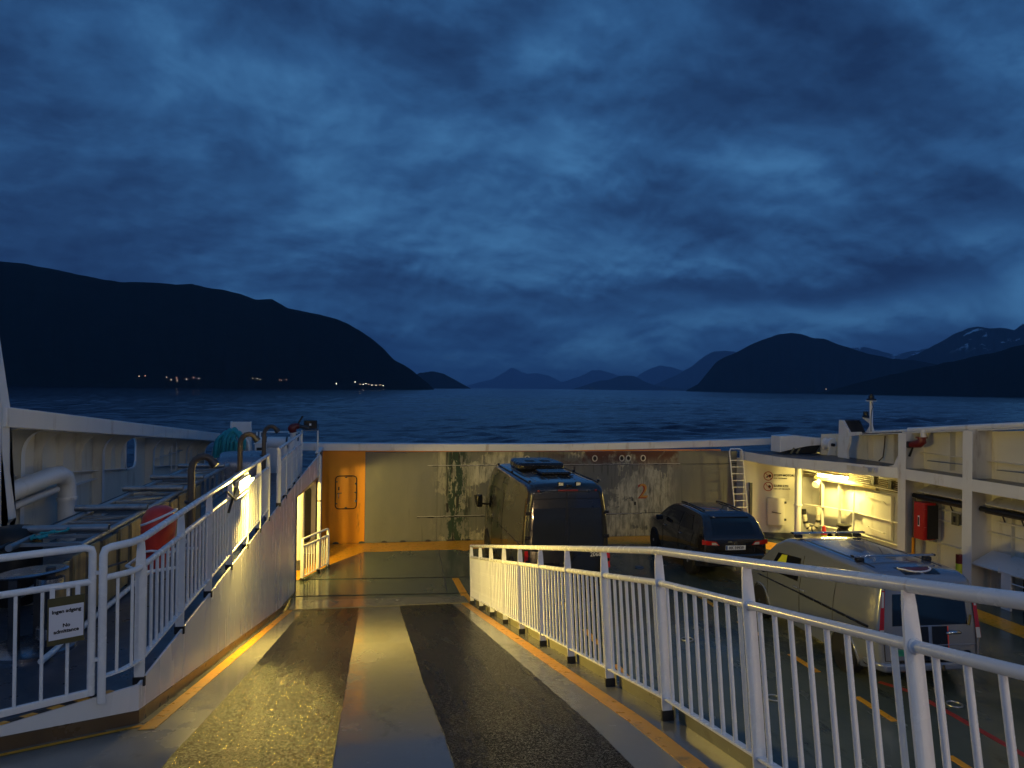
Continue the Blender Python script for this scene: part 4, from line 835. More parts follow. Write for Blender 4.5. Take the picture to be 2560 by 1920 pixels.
mo2 = thing('fire_monitor', 'dark red fire monitor hanging below the right top pipe', 'fire monitor', (13.85, 16.7, 3.5))
ob('stub', MB().tube([(13.86, 16.62, tzr(16.6)-.02), (13.86, 16.62, tzr(16.6)-.20)], .07, 14), WHITE, mo2)
c_ = V((13.80, 16.62, tzr(16.6)-.20)); 
ob('flange', MB().tube([c_, c_-V((0, 0, .03))], .14, 18), DRED, mo2)
ob('elbow', MB().tube([c_-V((0, 0, .03)), c_+V((0, -.02, -.10)), c_+V((-.02, .06, -.17)), c_+V((-.05, .20, -.20)), c_+V((-.08, .30, -.22))], [.10, .11, .11, .09, .075], 14), DRED, mo2, ang=60)
ob('nozzle', MB().tube([c_+V((-.08, .29, -.22)), c_+V((-.10, .40, -.22))], [.09, .085], 14), DSTEEL, mo2); ob('handle', MB().tube([c_+V((-.06, .22, -.25)), c_+V((-.07, .34, -.52))], [.022, .03], 8), BLACK, mo2)
# platform over the alcove
pf = thing('corner_platform', 'white edged dark steel platform over the lit alcove', 'platform', (13, 19, 2.5))
edge = [(11.86, 22.4), (11.86, 20.9), (11.95, 20.1), (12.2, 19.55), (12.6, 19.0), (13.05, 18.1), (13.35, 17.45), (13.54, 17.145)]
ob('deck_plate', MB().prism([(a, b_, 2.70) for a, b_ in edge]+[(14.19, 17.145, 2.70), (14.19, 20.3, 2.70), (13.9, 21.9, 2.70), (13.2, 22.44, 2.70)], (0, 0, .04)), PLATF, pf)
for a, b_ in zip(edge, edge[1:]):
    n_ = V((b_[1]-a[1], -(b_[0]-a[0]), 0)).normalized()*.02
    ob('fascia', MB().prism([(a[0], a[1], 2.47), (b_[0], b_[1], 2.47), (b_[0], b_[1], 2.752), (a[0], a[1], 2.752)], n_), WHITE, pf)
ob('gusset', MB().prism([(XF-.014, 17.145, 2.752), (XF-.014, 17.5, 2.752), (XF-.014, 17.3, 2.80), (XF-.014, 17.16, 3.05)], (.012, 0, 0)), WHITE, pf)
for k in range(3): ob('ceiling_beam', MB().lim(12.9+.2*k, 12.93+.2*k, 17.5, 21.0-.3*k, 2.58, 2.70), CREAM, pf)
# warning signs on the curved wall
wr = V((.80, -.26, 0)).normalized()*1; wr = V((.959, -.284, 0)); wn = V((-.284, -.959, 0))
wp = lambda a, z_, o=.0: V((12.61, 21.955, z_))+wr*a+wn*(.018+o)
def sign(nm, lb, zc, t1_, t2_, kind):
    e = thing(nm, lb, 'sign', wp(0, zc))
    ob('disc', MB().prism([wp(.135*cos(a), zc+.135*sin(a)) for a in [i*pi/14 for i in range(28)]], wn*.002), CREAM, e)
    ob('ring', MB().tube([wp(.135*cos(a), zc+.135*sin(a), .003) for a in [i*pi/16 for i in range(32)]], .013, 6, True), LEAD, e)
    if kind:
        ob('pictogram', MB().prism([wp(x_, zc+z_, .003) for x_, z_ in ((-.09, -.05), (-.02, -.05), (.0, -.02), (.03, -.03), (.09, -.03), (.09, .04), (.03, .05), (-.02, .0), (-.06, -.02))], wn*.002), INK, e)
    else:
        ob('pictogram', MB().prism([wp(.03+.055*cos(a)*(1 if cos(a) > 0 else .6), zc+.05*sin(a), .003) for a in [i*pi/8 for i in range(16)]], wn*.002), INK, e)
        for k in range(3): ob('ray', MB().bar(wp(-.09, zc-.05+.04*k, .004), wp(-.03, zc-.04+.04*k, .004), .002, .008, wn), INK, e)
    ob('slash', MB().bar(wp(-.09, zc+.09, .008), wp(.09, zc-.09, .008), .006, .018), LEAD, e)
    text('headline', t1_, .092, INK, e, wp(.165, zc+.0, .002), wr, (0, 0, 1), .001, bold=.003); text('subline', t2_, .050, INK, e, wp(.165, zc-.085, .002), wr, (0, 0, 1), .001, bold=.002)
sign('warning_sign', 'round red ringed stop engine sign with STOPP MOTOR lettering', 1.97, 'STOPP MOTOR!', 'STOP THE ENGINE', 1)
sign('warning_sign', 'round red ringed sign with SLUKK LYS lettering below the engine sign', 1.63, 'SLUKK LYS!', 'TURN OFF THE LIGHTS', 0)
wb = thing('wall_cabinet', 'flat cream cabinet with bar handle below the warning signs', 'cabinet', (12.8, 21.85, .8))
def wbox(a0, a1, z0, z1_, o0, o1): return MB().prism([wp(a0, z0, o0), wp(a1, z0, o0), wp(a1, z1_, o0), wp(a0, z1_, o0)], wn*(o1-o0))
ob('body', wbox(-.04, .48, .40, 1.28, .0, .12), CREAM, wb, bevel=.008); ob('door', wbox(-.03, .47, .41, 1.27, .121, .14), CREAM, wb, bevel=.006)
ob('handle', MB().tube([wp(.10, .84, .14), wp(.10, .84, .19), wp(.36, .80, .19), wp(.36, .80, .14)], .014, 8), BRASS, wb)
for z_ in (.55, 1.10): ob('hinge', wbox(.485, .56, z_, z_+.07, .03, .07), DSTEEL, wb)
ob('dark_skirting', MB().prism([wp(-.6, .0, .004), wp(.85, .0, .004), wp(.85, .16, .004), wp(-.6, .16, .004)], wn*.006), SKIRT, wb)
cl = thing('access_ladder', 'white steel ladder leaning at the right end of the bow wall', 'ladder', (11.5, 21.9, 0))
La, Lb = V((11.28, 22.0, 2.76)), V((11.72, 22.0, 2.76)); Lc, Ld = V((11.55, 21.95, .0)), V((11.98, 21.95, .0))
tube('stile', RAILW, cl, [Lc, La, La+V((.02, .0, .05)), La+V((.06, .05, .08))], .02, 10); tube('stile', RAILW, cl, [Ld, Lb, Lb+V((-.02, .0, .05)), Lb+V((-.06, .05, .08))], .02, 10)
ob('head_bar', MB().tube([La+V((.05, .05, .08)), Lb+V((-.05, .05, .08))], .02, 10), RAILW, cl)
for k in range(12):
    q = .04+k*.078; ob('rung', MB().tube([Lc.lerp(La, q), Ld.lerp(Lb, q)], .012, 8), RAILW, cl)
ob('dark_recess_post', MB().lim(12.02, 12.10, 22.02, 22.1, .0, 1.75), SKIRT, cl)
ap = thing('alcove_pillar', 'round white pillar standing in the lit alcove', 'pillar', (13.0, 20.95, 0))
ob('column', MB().tube([(13.02, 20.9, 0), (13.02, 20.9, 2.70)], .10, 20), WHITE, ap); ob('collar', MB().tube([(13.02, 20.9, 1.17), (13.02, 20.9, 1.22)], .13, 20), WHITE, ap)
for a in (-.16, .05): ob('foot_bracket', MB().prism([(13.02+a, 20.78, 0), (13.02+a+.1, 20.78, 0), (13.02+a+.06, 20.8, .22), (13.02+a+.02, 20.8, .22)], (0, -.05, 0)), DSTEEL, ap)
AL = emit('alcove_lamp_glow', (1, .76, .20), 290)
al = thing('alcove_lamp', 'lit tube lamp under the platform in the alcove', 'lamp', (13.3, 19.3, 2.4))
ob('housing', MB().prism([(13.20, 20.25, 2.235), (13.62, 19.4, 2.235), (13.76, 19.46, 2.235), (13.34, 20.31, 2.235)], (0, 0, .05)), WHITE, al)
ob('diffuser', MB().prism([(13.215, 20.2, 2.165), (13.61, 19.43, 2.165), (13.73, 19.48, 2.165), (13.335, 20.25, 2.165)], (0, 0, .068)), AL, al, bevel=.01)
ac = thing('cable_bundle', 'bundle of brown cables running across the alcove ceiling and down', 'cables', (13.9, 19, 2.2))
for k in range(6):
    z_ = 2.30-.055*k; x_ = 13.88+.012*k
    tube('cable', CABLE, ac, [(13.45, 21.3, z_+.02), (13.75, 20.6, z_+.03), (13.9, 19.6, z_+.01), (x_, 18.3, z_), (x_, 17.55-.05*k, z_-.01), (x_, 17.40-.05*k, z_-.10), (x_, 17.37-.05*k, .9), (x_, 17.37-.05*k, .05)], .020, 8)
for (y, z_) in ((18.6, 2.14), (17.9, 2.12), (17.35, 1.05)): ob('clamp', MB().lim(13.84, 13.98, y-.12 if z_ > 2 else y-.22, y, z_-.02 if z_ > 2 else z_, z_+.20 if z_ > 2 else z_+.04), DSTEEL, ac)
tube('pipe', CREAM, ac, [(13.4, 21.3, 2.25), (13.7, 20.7, 2.2), (13.95, 19.9, 2.05), (13.95, 17.6, 2.05)], .03, 8)
ob('lagged_pipe', MB().tube([(13.55, 20.8, 2.05), (13.85, 20.0, 2.03), (13.98, 19.0, 2.02), (13.98, 18.5, 2.02)], .075, 12), mk('lagging', (.45, .38, .2), .7, var=.4, vs=20, bump=.5, bs=40), ac, ang=60)
af = thing('wall_stiffening', 'cream stiffener frames and shelves on the alcove back wall', 'frame', (14, 20, 0))
for (a, b_) in ((13.82, 20.75), (14.02, 20.2)):
    ob('upright', MB().prism([(a, b_, .3), (a+.05, b_+.1, .3), (a+.05, b_+.1, 2.0), (a, b_, 2.0)], (-.14, -.07, 0)), WHITE, af)
for z_ in (.55, 1.15): 
    ob('shelf', MB().prism([(13.5, 21.3, z_), (13.86, 20.7, z_), (14.02, 20.2, z_), (14.18, 19.9, z_), (14.18, 17.2, z_), (14.06, 17.2, z_), (14.04, 19.8, z_), (13.72, 20.6, z_), (13.4, 21.2, z_)], (0, 0, .015)), CREAM, af)
ob('panel', MB().lim(14.10, 14.185, 18.1, 19.3, .62, 1.85), CREAM, af, bevel=.01); tube('grab_bar', CREAM, af, [(14.09, 19.1, 1.7), (14.02, 19.1, 1.72), (14.02, 18.3, 1.68), (14.09, 18.3, 1.6)], .012, 6); tube('grab_bar', CREAM, af, [(14.09, 19.0, .85), (14.02, 19.0, .85), (14.02, 18.3, .80), (14.09, 18.3, .8)], .012, 6)
tube('valve_pipe', WHITE, af, [(13.98, 19.55, .3), (13.98, 19.55, 1.75)], .025, 8); ob('skirting', MB().lim(14.03, 14.06, 17.3, 20.0, .0, .22), SKIRT, af)
hl = thing('work_lamp', 'cream cone shaped work lamp on a post in the alcove', 'lamp', (13.6, 20.6, 1.9))
ob('shade', MB().tube([(13.35, 20.5, 1.86), (13.42, 20.55, 1.90), (13.58, 20.65, 1.98), (13.64, 20.7, 2.0)], [.11, .09, .06, .05], 14), WHITE, hl, ang=60); tube('stem', BRASS, hl, [(13.62, 20.68, 1.95), (13.66, 20.7, 1.8), (13.66, 20.7, 1.2)], .022, 8)
STRP = mk('hose_cover', (.6, .56, .45), .6, var=.3, vs=12)
hs = thing('hanging_hose', 'striped black and pale hose hanging in a U shape in the alcove', 'hose', (13.5, 20.7, .6))
pts = [V((13.30+.30*(1-cos(a))*.5+.0, 20.95-.22*(1-cos(a))*.5, .75-.32*sin(a))) for a in [pi*i/14 for i in range(15)]]; pts = [V((13.27, 20.97, 1.05)), V((13.28, 20.97, .88))]+pts+[V((13.60, 20.72, .92)), V((13.62, 20.72, 1.12))]
for i in range(len(pts)-1): ob('hose_section', MB().tube([pts[i], pts[i+1]], .075 if i % 2 else .068, 12), STRP if (i//1) % 3 else BLACK, hs)
cn = thing('traffic_cone', 'red traffic cone with yellow reflective band by the alcove', 'cone', (13.25, 19.9, 0))
ob('base', MB().lim(13.08, 13.44, 19.74, 20.08, .0, .04), CONE, cn, bevel=.01)
for (r0, r1, z0, z1_, m_) in ((.145, .115, .04, .26, CONE), (.115, .085, .26, .46, REFLY), (.085, .04, .46, .72, CONE)): ob('band', MB().lathe([(r0, z0), (r1, z1_)], 20, (13.26, 19.91, 0)), m_, cn)
bo = thing('mooring_bollard', 'black bottle shaped mooring drum with flared top in the alcove', 'bollard', (13.75, 19.75, 0))
ob('drum', MB().lathe([(.24, 0), (.24, .46), (.22, .52), (.15, .58), (.12, .66), (.16, .72), (.215, .75), (.215, .78), (.10, .79)], 28, (13.78, 19.72, 0)), BLACK, bo); ob('handle', MB().tube([(13.55+.05*cos(a), 19.62, .55+.15*sin(a)) for a in [i*pi/8 for i in range(16)]], .022, 8, True), BLACK, bo)
ld = thing('low_drum', 'low round black drum right of the bottle shaped drum', 'drum', (14.0, 19.0, 0))
ob('drum', MB().lathe([(.26, 0), (.28, .03), (.28, .30), (.26, .34), (.20, .345)], 28, (13.98, 18.85, 0)), BLACK, ld); ob('rim', MB().tube([(13.98+.27*cos(a), 18.85+.27*sin(a), .345) for a in [i*pi/14 for i in range(28)]], .018, 6, True), KERB, ld)
mr = thing('oval_mirror', 'dark oval disc leaning between the cone and the bottle shaped drum', 'mirror', (13.45, 19.95, 0))
mb = MB().lathe([(.0, 0), (.2, .0), (.21, .015), (.2, .03), (0, .03)], 24, (0, 0, 0), 'y'); mb.v = [(13.50+p[0]*.62, 20.02+p[1]-.12*p[2]+.0, .26+p[2]*1.2) for p in mb.v]; ob('disc', mb, GLASS, mr); tube('rim', GALV, mr, [(13.50+.13*cos(a), 20.01-.03*sin(a), .26+.25*sin(a)) for a in [i*pi/12 for i in range(25)]], .012, 6)
mp = thing('marker_post', 'dark red post with yellow reflective band beside the silver van', 'marker post', (12.6, 14.1, 0))
for (z0, z1_, m_) in ((0, .78, DRED), (.782, 1.0, REFLY), (1.002, 1.20, DRED)): ob('sleeve', MB().tube([(12.62, 14.05, z0), (12.62, 14.05, z1_)], .065, 14), m_, mp)
cs = thing('fan_casing', 'grey casing with dark slatted opening low on the right bulwark', 'casing', (14, 13, 0))
ob('hood', MB().prism([(14.18, 14.8, 1.05), (13.62, 14.8, .78), (13.62, 10.4, .78), (14.18, 10.4, 1.05)], (0, 0, .03)), WHITE, cs); ob('cheek', MB().lim(13.64, 13.68, 13.75, 14.0, .0, .775), WHITE, cs)
ob('back', MB().lim(13.95, 14.17, 10.4, 13.74, .02, .77), BLACK, cs)
for z_ in (.22, .42, .60): tube('slat', RAILW, cs, [(13.66, 10.4, z_), (13.66, 13.74, z_)], .014, 6)
tube('knob_post', WHITE, cs, [(13.6, 14.02, .78), (13.6, 14.02, .90)], .012, 6)
# ------------------------------------------------------------------ starboard bow corner: hinge arm, drum, mast
ar = thing('ramp_hinge_arm', 'broad white tapered hinge arm at the right end of the bow beam', 'hinge arm', (13.2, 21.4, 2.8))
ob('arm', MB().prism([(12.60, 21.25, 2.79), (12.60, 21.25, 3.30), (13.1, 21.25, 3.33), (14.0, 21.25, 3.24), (14.08, 21.25, 3.02), (13.55, 21.25, 2.98), (13.1, 21.25, 2.90)], (0, .55, 0)), WHITE, ar, bevel=.015)
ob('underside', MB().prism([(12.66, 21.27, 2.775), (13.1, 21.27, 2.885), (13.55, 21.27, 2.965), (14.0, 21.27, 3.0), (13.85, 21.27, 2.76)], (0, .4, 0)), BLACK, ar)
for x_ in (12.95, 13.15): ob('lever', MB().bar((x_, 21.22, 2.76), (x_+.12, 21.22, 2.93), .03, .05), KERB, ar)
dm = thing('rope_drum', 'white sheave drum with dark axle beside the hinge arm', 'drum', (14.2, 20.8, 3.0))
ob('drum', MB().lathe([(.20, -.14), (.20, .0), (.17, .02), (.17, .18), (.20, .2), (.20, .24)], 24, (14.05, 20.75, 3.08), 'y'), WHITE, dm)
ob('cheek', MB().prism([(13.80, 20.55, 2.76), (14.06, 20.55, 2.76), (14.02, 20.55, 3.16), (13.90, 20.55, 3.16)], (0, .03, 0)), WHITE, dm); ob('axle', MB().lathe([(.05, 0), (.05, -.1), (.03, -.12)], 12, (13.94, 20.56, 3.08), 'y'), BLACK, dm)
ob('dark_gap', MB().lim(14.14, 14.19, 20.5, 20.95, 2.80, 3.2), BLACK, dm)
gb = thing('guard_bracket', 'white angular bracket with black panel beside the mast', 'bracket', (13.7, 19.7, 2.8))
ob('plate', MB().prism([(13.7, 19.92, 2.76), (13.7, 19.46, 2.76), (13.7, 19.5, 3.0), (13.7, 19.4, 3.2), (13.7, 19.36, 3.42), (13.7, 18.9, 3.50), (13.7, 18.9, 3.58), (13.7, 19.40, 3.54), (13.7, 19.70, 3.88), (13.7, 19.88, 3.88)], (.06, 0, 0)), WHITE, gb)
ob('black_panel', MB().prism([(13.77, 19.70, 3.87), (13.77, 19.08, 3.90), (13.77, 18.82, 3.56), (13.77, 19.38, 3.53)], (.05, 0, 0)), BLACK, gb)
nm = thing('lantern_mast', 'slim white mast with two black navigation lanterns on the right bulwark', 'mast', (13.9, 18.7, 3.5))
tube('mast_tube', WHITE, nm, [(13.9, 18.7, 3.5), (13.9, 18.7, 4.46)], .045, 12); ob('foot_gusset', MB().prism([(13.9, 18.92, 3.56), (13.9, 18.55, 3.56), (13.9, 18.66, 3.80), (13.9, 18.74, 3.80)], (.015, 0, 0)), WHITE, nm)
ob('platform', MB().lathe([(.15, 0), (.15, .015)], 18, (13.9, 18.7, 4.46)), WHITE, nm); ob('lantern', MB().lathe([(.13, 0), (.12, .05), (.075, .07), (.075, .13), (.05, .15), (.05, .18)], 18, (13.9, 18.7, 4.476)), BLKGL, nm)
ob('bracket_arm', MB().prism([(13.9, 18.74, 3.80), (13.9, 18.74, 3.96), (13.9, 19.08, 3.98), (13.9, 19.08, 3.965)], (.02, 0, 0)), WHITE, nm); ob('lantern', MB().lathe([(.11, 0), (.10, .05), (.07, .07), (.07, .15), (.09, .17), (.05, .18)], 18, (13.9, 18.93, 3.985)), BLKGL, nm)
tube('wire', BLACK, nm, [(13.87, 18.64, 4.44), (13.85, 18.56, 4.3), (13.86, 18.62, 4.2), (13.86, 18.65, 4.0), (13.86, 18.65, 3.6)], .010, 6)
# ------------------------------------------------------------------ vehicles
def paint(name, col, metal=.3, rough=.3):
    m, t = new(name); t.put(t.p.inputs['Base Color'], t.mix(t.noise(t.oc, .8, 2, .5), [c*.93 for c in col], [c*1.05 for c in col]))
    t.p.inputs['Metallic'].default_value = metal
    t.put(t.p.inputs['Roughness'], t.math('ADD', rough-.04, t.math('MULTIPLY', t.noise(t.oc, 1.5, 3, .5), .08)))
    t.p.inputs['Coat Weight'].default_value = 1; t.p.inputs['Coat Roughness'].default_value = .04
    return m
class Body:
    def __init__(s, zt, zb, hw, wf, rc, crown=.03, lean=0, z0=.6, inset=.05, L=None, lean_len=1.2):
        s.ztl, s.zbl, s.hwl, s.wfl, s.rc, s.crown, s.lean, s.z0, s.inset = zt, zb, hw, wf, rc, crown, lean, z0, inset
        s.L = L or zt[-1][0]; s.ll = lean_len
    def sm(s, L, x):
        # smooth (monotone-ish) interpolation
        if x <= L[0][0]: return L[0][1]
        for (a, b), (c, d) in zip(L, L[1:]):
            if x <= c:
                q = (x-a)/(c-a); return b+(d-b)*q
        return L[-1][1]
    def zt(s, y): return s.sm(s.ztl, y)
    def hw(s, y, z): return s.sm(s.hwl, z)*s.sm(s.wfl, y)
    def sh(s, y, z): return s.lean*(z-s.z0)*max(0, 1-y/s.ll)
    def ring(s, y, ins=0):
        T, B = s.zt(y)-ins, s.sm(s.zbl, y)+ins; r = min(s.rc, .4*(T-B)); P = []
        for k in range(10):
            z = B+(T-r-B)*k/9; P.append((s.hw(y, z)-ins, z))
        xs = P[-1][0]
        for k in range(1, 7):
            a = pi/2*k/6; P.append((xs-r+r*cos(a), T-r+r*sin(a)))
        xc = xs-r
        for k in range(1, 5): x = xc*(1-k/4); P.append((x, T+s.crown*(1-(x/max(xc, .01))**2)))
        full = P+[(-x, z) for x, z in P[-2::-1]]
        return [V((x, y+s.sh(y, z), z)) for x, z in full]
    def mesh(s, name, parent, mt_):
        ys = [0, .015, .05, .12]; y = .25
        while y < s.L-.3: ys.append(y); y += .125
        ys += [s.L-.2, s.L-.1, s.L-.04, s.L]
        st = {0: s.inset, .015: s.inset*.45, .05: s.inset*.1, s.L: .06, s.L-.04: .02}
        mb = MB(); n = None
        for y in ys:
            R = s.ring(y, st.get(y, 0)); n = len(R); mb.v += [tuple(p) for p in R]
        for i in range(len(ys)-1):
            for k in range(n): mb.f.append((i*n+k, i*n+(k+1) % n, (i+1)*n+(k+1) % n, (i+1)*n+k))
        mb.f += [tuple(range(n)), tuple(range(len(mb.v)-n, len(mb.v)))]
        return ob(name, mb, mt_, parent, ang=38)
    def side(s, y, z, off=.004, sg=-1): return V((sg*(s.hw(y, z)+off), y+s.sh(y, z), z))
    def rear(s, x, z, off=.004): return V((x, s.lean*(z-s.z0)-off, z))
    def top(s, x, y, off=.004):
        T = s.zt(y); xs = max(s.hw(y, T-min(s.rc, .4*T))-s.rc, .2); return V((x, y+s.sh(y, T), T+s.crown*max(0, 1-(x/xs)**2)+off))
def patch(name, fn, q, mt_, parent, nu=8, nv=6, **k):
    (a, b, c, d) = [V((*p, 0)) for p in q]
    def f(u, v): p = (a*(1-u)+b*u)*(1-v)+(d*(1-u)+c*u)*v; return fn(p.x, p.y)
    return ob(name, MB().grid(f, nu, nv), mt_, parent, ang=60, **k)
def pline(name, fn, pts, r, mt_, parent, **k):
    out = []
    for a, b in zip(pts, pts[1:]):
        n = max(2, int(math.dist(a, b)/.12)); out += [fn(a[0]+(b[0]-a[0])*i/n, a[1]+(b[1]-a[1])*i/n) for i in range(n)]
    out.append(fn(*pts[-1])); return ob(name, MB().tube(out, r, 6), mt_, parent, ang=60, **k)
def wheel(e, x, y, r, sg, rimm=RIM, w_=.22):
    c = (x, y, r); t = ob('wheel', MB().lathe([(r*.62, -w_/2), (r*.93, -w_/2), (r, -w_/2+.03), (r, w_/2-.03), (r*.93, w_/2), (r*.62, w_/2)], 32, c, 'x'), RUBBER, e)
    xo = x+sg*(w_/2-.02)
    ob('rim', MB().lathe([(r*.64, 0), (r*.60, sg*.018), (r*.56, sg*.0)], 32, (xo, y, r), 'x'), rimm, t)
    for k in range(5):
        a = 2*pi*k/5+.3; ob('spoke', MB().bar((xo, y, r), (xo, y+r*.58*cos(a), r+r*.58*sin(a)), .05, .03, (1, 0, 0)), rimm, t)
    ob('hub', MB().lathe([(r*.16, 0), (r*.12, sg*.03)], 16, (xo, y, r), 'x'), rimm, t)
def arch(e, B, y, r, sg, lip=None):
    pts = [(y+r*cos(a), max(.22, r*.82+r*sin(a)*1.0)) for a in [pi*i/14 for i in range(15)]]
    ob('wheel_arch', MB().prism([B.side(a, max(z, .25), .003, sg) for a, z in pts]+[B.side(y-r, .22, .003, sg), B.side(y+r, .22, .003, sg)][::1], (-sg*.05, 0, 0)), BLACK, e)
    ob('arch_lip', MB().tube([B.side(a, z, .006, sg) for a, z in pts], .016, 6), lip or BLACK, e, ang=60)
# ---- dark panel van
pv_ = thing('panel_van', 'tall dark grey panel van parked against the bow wall', 'van', (4.30, 15.85, 0), None, radians(1.0))
PV = paint('dark_grey_paint', (.014, .0155, .019), .35, .28)
B = Body([(0, 2.50), (.08, 2.56), (.5, 2.60), (4.3, 2.62), (4.65, 2.52), (4.9, 2.28), (5.2, 1.75), (5.35, 1.5), (5.6, 1.30), (5.85, 1.05), (5.95, .9)], [(0, .36), (5.95, .28)],
         [(.25, .93), (.5, .99), (1.1, 1.0), (1.6, .975), (2.1, .915), (2.45, .855), (2.7, .80)], [(0, .975), (.25, 1), (4.6, 1), (5.3, .97), (5.95, .86)], .19, .03, .055, .5, .11)
B.mesh('body', pv_, PV); PVG = mk('tinted_panel', (.016, .017, .020), .10, var=.15, coat=.6, rvar=.04)
for x_ in (-.62, -.31, 0, .31, .62): pline('roof_rib', lambda x, y: B.top(x, y, -.004), [(x_, .5), (x_, 4.2)], .014, PV, pv_)
for x_ in (-.80, .80): pline('roof_channel', lambda x, y: B.top(x, y, -.015), [(x_, .3), (x_, 4.4)], .012, GROOVE, pv_)
pline('door_gap', B.rear, [(-.003, .5), (-.003, 2.42)], .008, GROOVE, pv_)
pline('door_gap', B.rear, [(-.86, .5), (-.87, 1.4), (-.81, 2.15), (-.74, 2.42), (.74, 2.42), (.81, 2.15), (.87, 1.4), (.86, .5)], .009, GROOVE, pv_)
pline('crease', B.rear, [(-.78, 2.26), (-.02, 2.26)], .006, GROOVE, pv_); pline('crease', B.rear, [(.02, 2.26), (.78, 2.26)], .006, GROOVE, pv_)
for s_ in (-1, 1):
    w1 = patch('rear_window', lambda x, z: B.rear(x, z, .005), [(s_*.05, 1.12), (s_*.82, 1.12), (s_*.76, 2.05), (s_*.05, 2.05)], PVG, pv_)
    patch('tail_lamp', lambda x, z: B.rear(x, z, .012), [(s_*.90, .72), (s_*.985, .72), (s_*.975, 1.14), (s_*.90, 1.14)], TAIL, pv_)
    for z_ in (.9, 1.42, 1.95): ob('hinge', MB().box(B.rear(s_*.90, z_, .02), (.12, .03, .07)), BLKGL, pv_, bevel=.006)
    ob('marker_lamp', MB().box(B.rear(s_*.66, 2.44, .01), (.05, .03, .04)), DRED, pv_)
    wl = ob('work_lamp', MB().box(V((s_*.20+.02, .02, 2.60)), (.13, .06, .09)), BLKGL, pv_, bevel=.01); ob('lens', MB().box(V((s_*.20+.02, -.016, 2.60)), (.10, .006, .065)), TAILW, wl)
ob('camera', MB().box(V((.02, .03, 2.56)), (.12, .08, .06)), BLKGL, pv_, bevel=.015); ob('brake_lamp', MB().box(B.rear(.02, 2.445, .006), (.46, .02, .035)), DRED, pv_)
ob('door_handle', MB().box(B.rear(.10, 1.0, .03), (.05, .04, .16)), BLKGL, pv_, bevel=.01); ob('plate_recess', MB().box(B.rear(-.45, .80, .006), (.54, .012, .13)), BLKGL, pv_)
ob('bumper', MB().prism([(-.98, .02, .34), (-.90, -.10, .34), (.90, -.10, .34), (.98, .02, .34), (.98, .3, .34), (-.98, .3, .34)], (0, 0, .20)), BLKGL, pv_, bevel=.03)
text('lettering', '2068', .13, PAPER, pv_, B.rear(.52, .98, .008), (1, 0, 0), (0, 0, 1), .001)
em = ob('emblem', MB().tube([B.rear(.06*cos(a)+.02, .86+.06*sin(a), .012) for a in [i*pi/12 for i in range(24)]], .008, 6, True), CHROME, pv_)
for a in (90, 210, 330): ob('emblem_arm', MB().bar(B.rear(.02, .86, .012), B.rear(.02+.055*cos(radians(a)), .86+.055*sin(radians(a)), .012), .008, .014), CHROME, em)
pline('side_gap', lambda y, z: B.side(y, z, .003), [(2.6, .45), (2.6, 2.05), (4.0, 2.05), (4.0, .45)], .006, GROOVE, pv_); pline('side_gap', lambda y, z: B.side(y, z, .003), [(.12, 1.2), (4.0, 1.2)], .008, BLKGL, pv_)
pline('side_gap', lambda y, z: B.side(y, z, .003), [(.15, .9), (.18, 1.7), (.24, 2.25)], .006, GROOVE, pv_)
patch('side_window', lambda y, z: B.side(y, z, .005), [(4.15, 1.35), (5.05, 1.32), (4.75, 1.95), (4.2, 2.05)], GLASS, pv_)
patch('side_window', lambda y, z: B.side(y, z, .005, 1), [(4.15, 1.35), (5.05, 1.32), (4.75, 1.95), (4.2, 2.05)], GLASS, pv_)
patch('windscreen', lambda x, y: B.top(x, y, .006), [(-.62, 4.72), (.62, 4.72), (.72, 5.28), (-.72, 5.28)], GLASS, pv_)
for s_ in (-1, 1):
    mi = ob('mirror', MB().box((s_*1.17, 4.98, 1.50), (.17, .11, .36)), BLKGL, pv_, bevel=.04); ob('mirror_glass', MB().box((s_*1.17, 4.92, 1.50), (.13, .005, .28)), GLASS, mi)
    ob('mirror_arm', MB().bar((s_*.95, 5.0, 1.40), (s_*1.12, 4.98, 1.42), .06, .05), BLKGL, pv_)
    for y in (1.25, 4.75): arch(pv_, B, y, .41, s_); wheel(pv_, s_*.90, y, .35, s_, DSTEEL)
    ob('door_handle', MB().box(B.side(3.85, 1.30, .02, s_), (.03, .16, .04)), CHROME if s_ < 0 else BLKGL, pv_, bevel=.01)
ac_ = ob('air_conditioner', MB().prism([(-.55, 2.35, 2.62), (.55, 2.35, 2.62), (.60, 2.6, 2.62), (.60, 3.5, 2.62), (.50, 3.9, 2.62), (-.50, 3.9, 2.62), (-.60, 3.5, 2.62), (-.60, 2.6, 2.62)], (0, 0, .20)), BLKGL, pv_, bevel=.06)
for x_ in (-.2, .2): ob('grille', MB().box((x_, 2.95, 2.826), (.22, .3, .01)), BLACK, ac_)
rv = ob('roof_vent', MB().prism([(-.32, 1.15, 2.66), (.40, 1.15, 2.66), (.40, 1.85, 2.66), (-.32, 1.85, 2.66)], (0, 0, .07)), BLKGL, pv_, bevel=.03)
ob('vent_frame', MB().lim(-.36, .44, 1.11, 1.89, 2.63, 2.655), GLASS, rv)
for s_ in (-1, 1):
    for y in (.35, 2.3, 4.1): ob('roof_mount', MB().box((s_*.80, y, 2.62), (.05, .05, .05)), BLKGL, pv_)
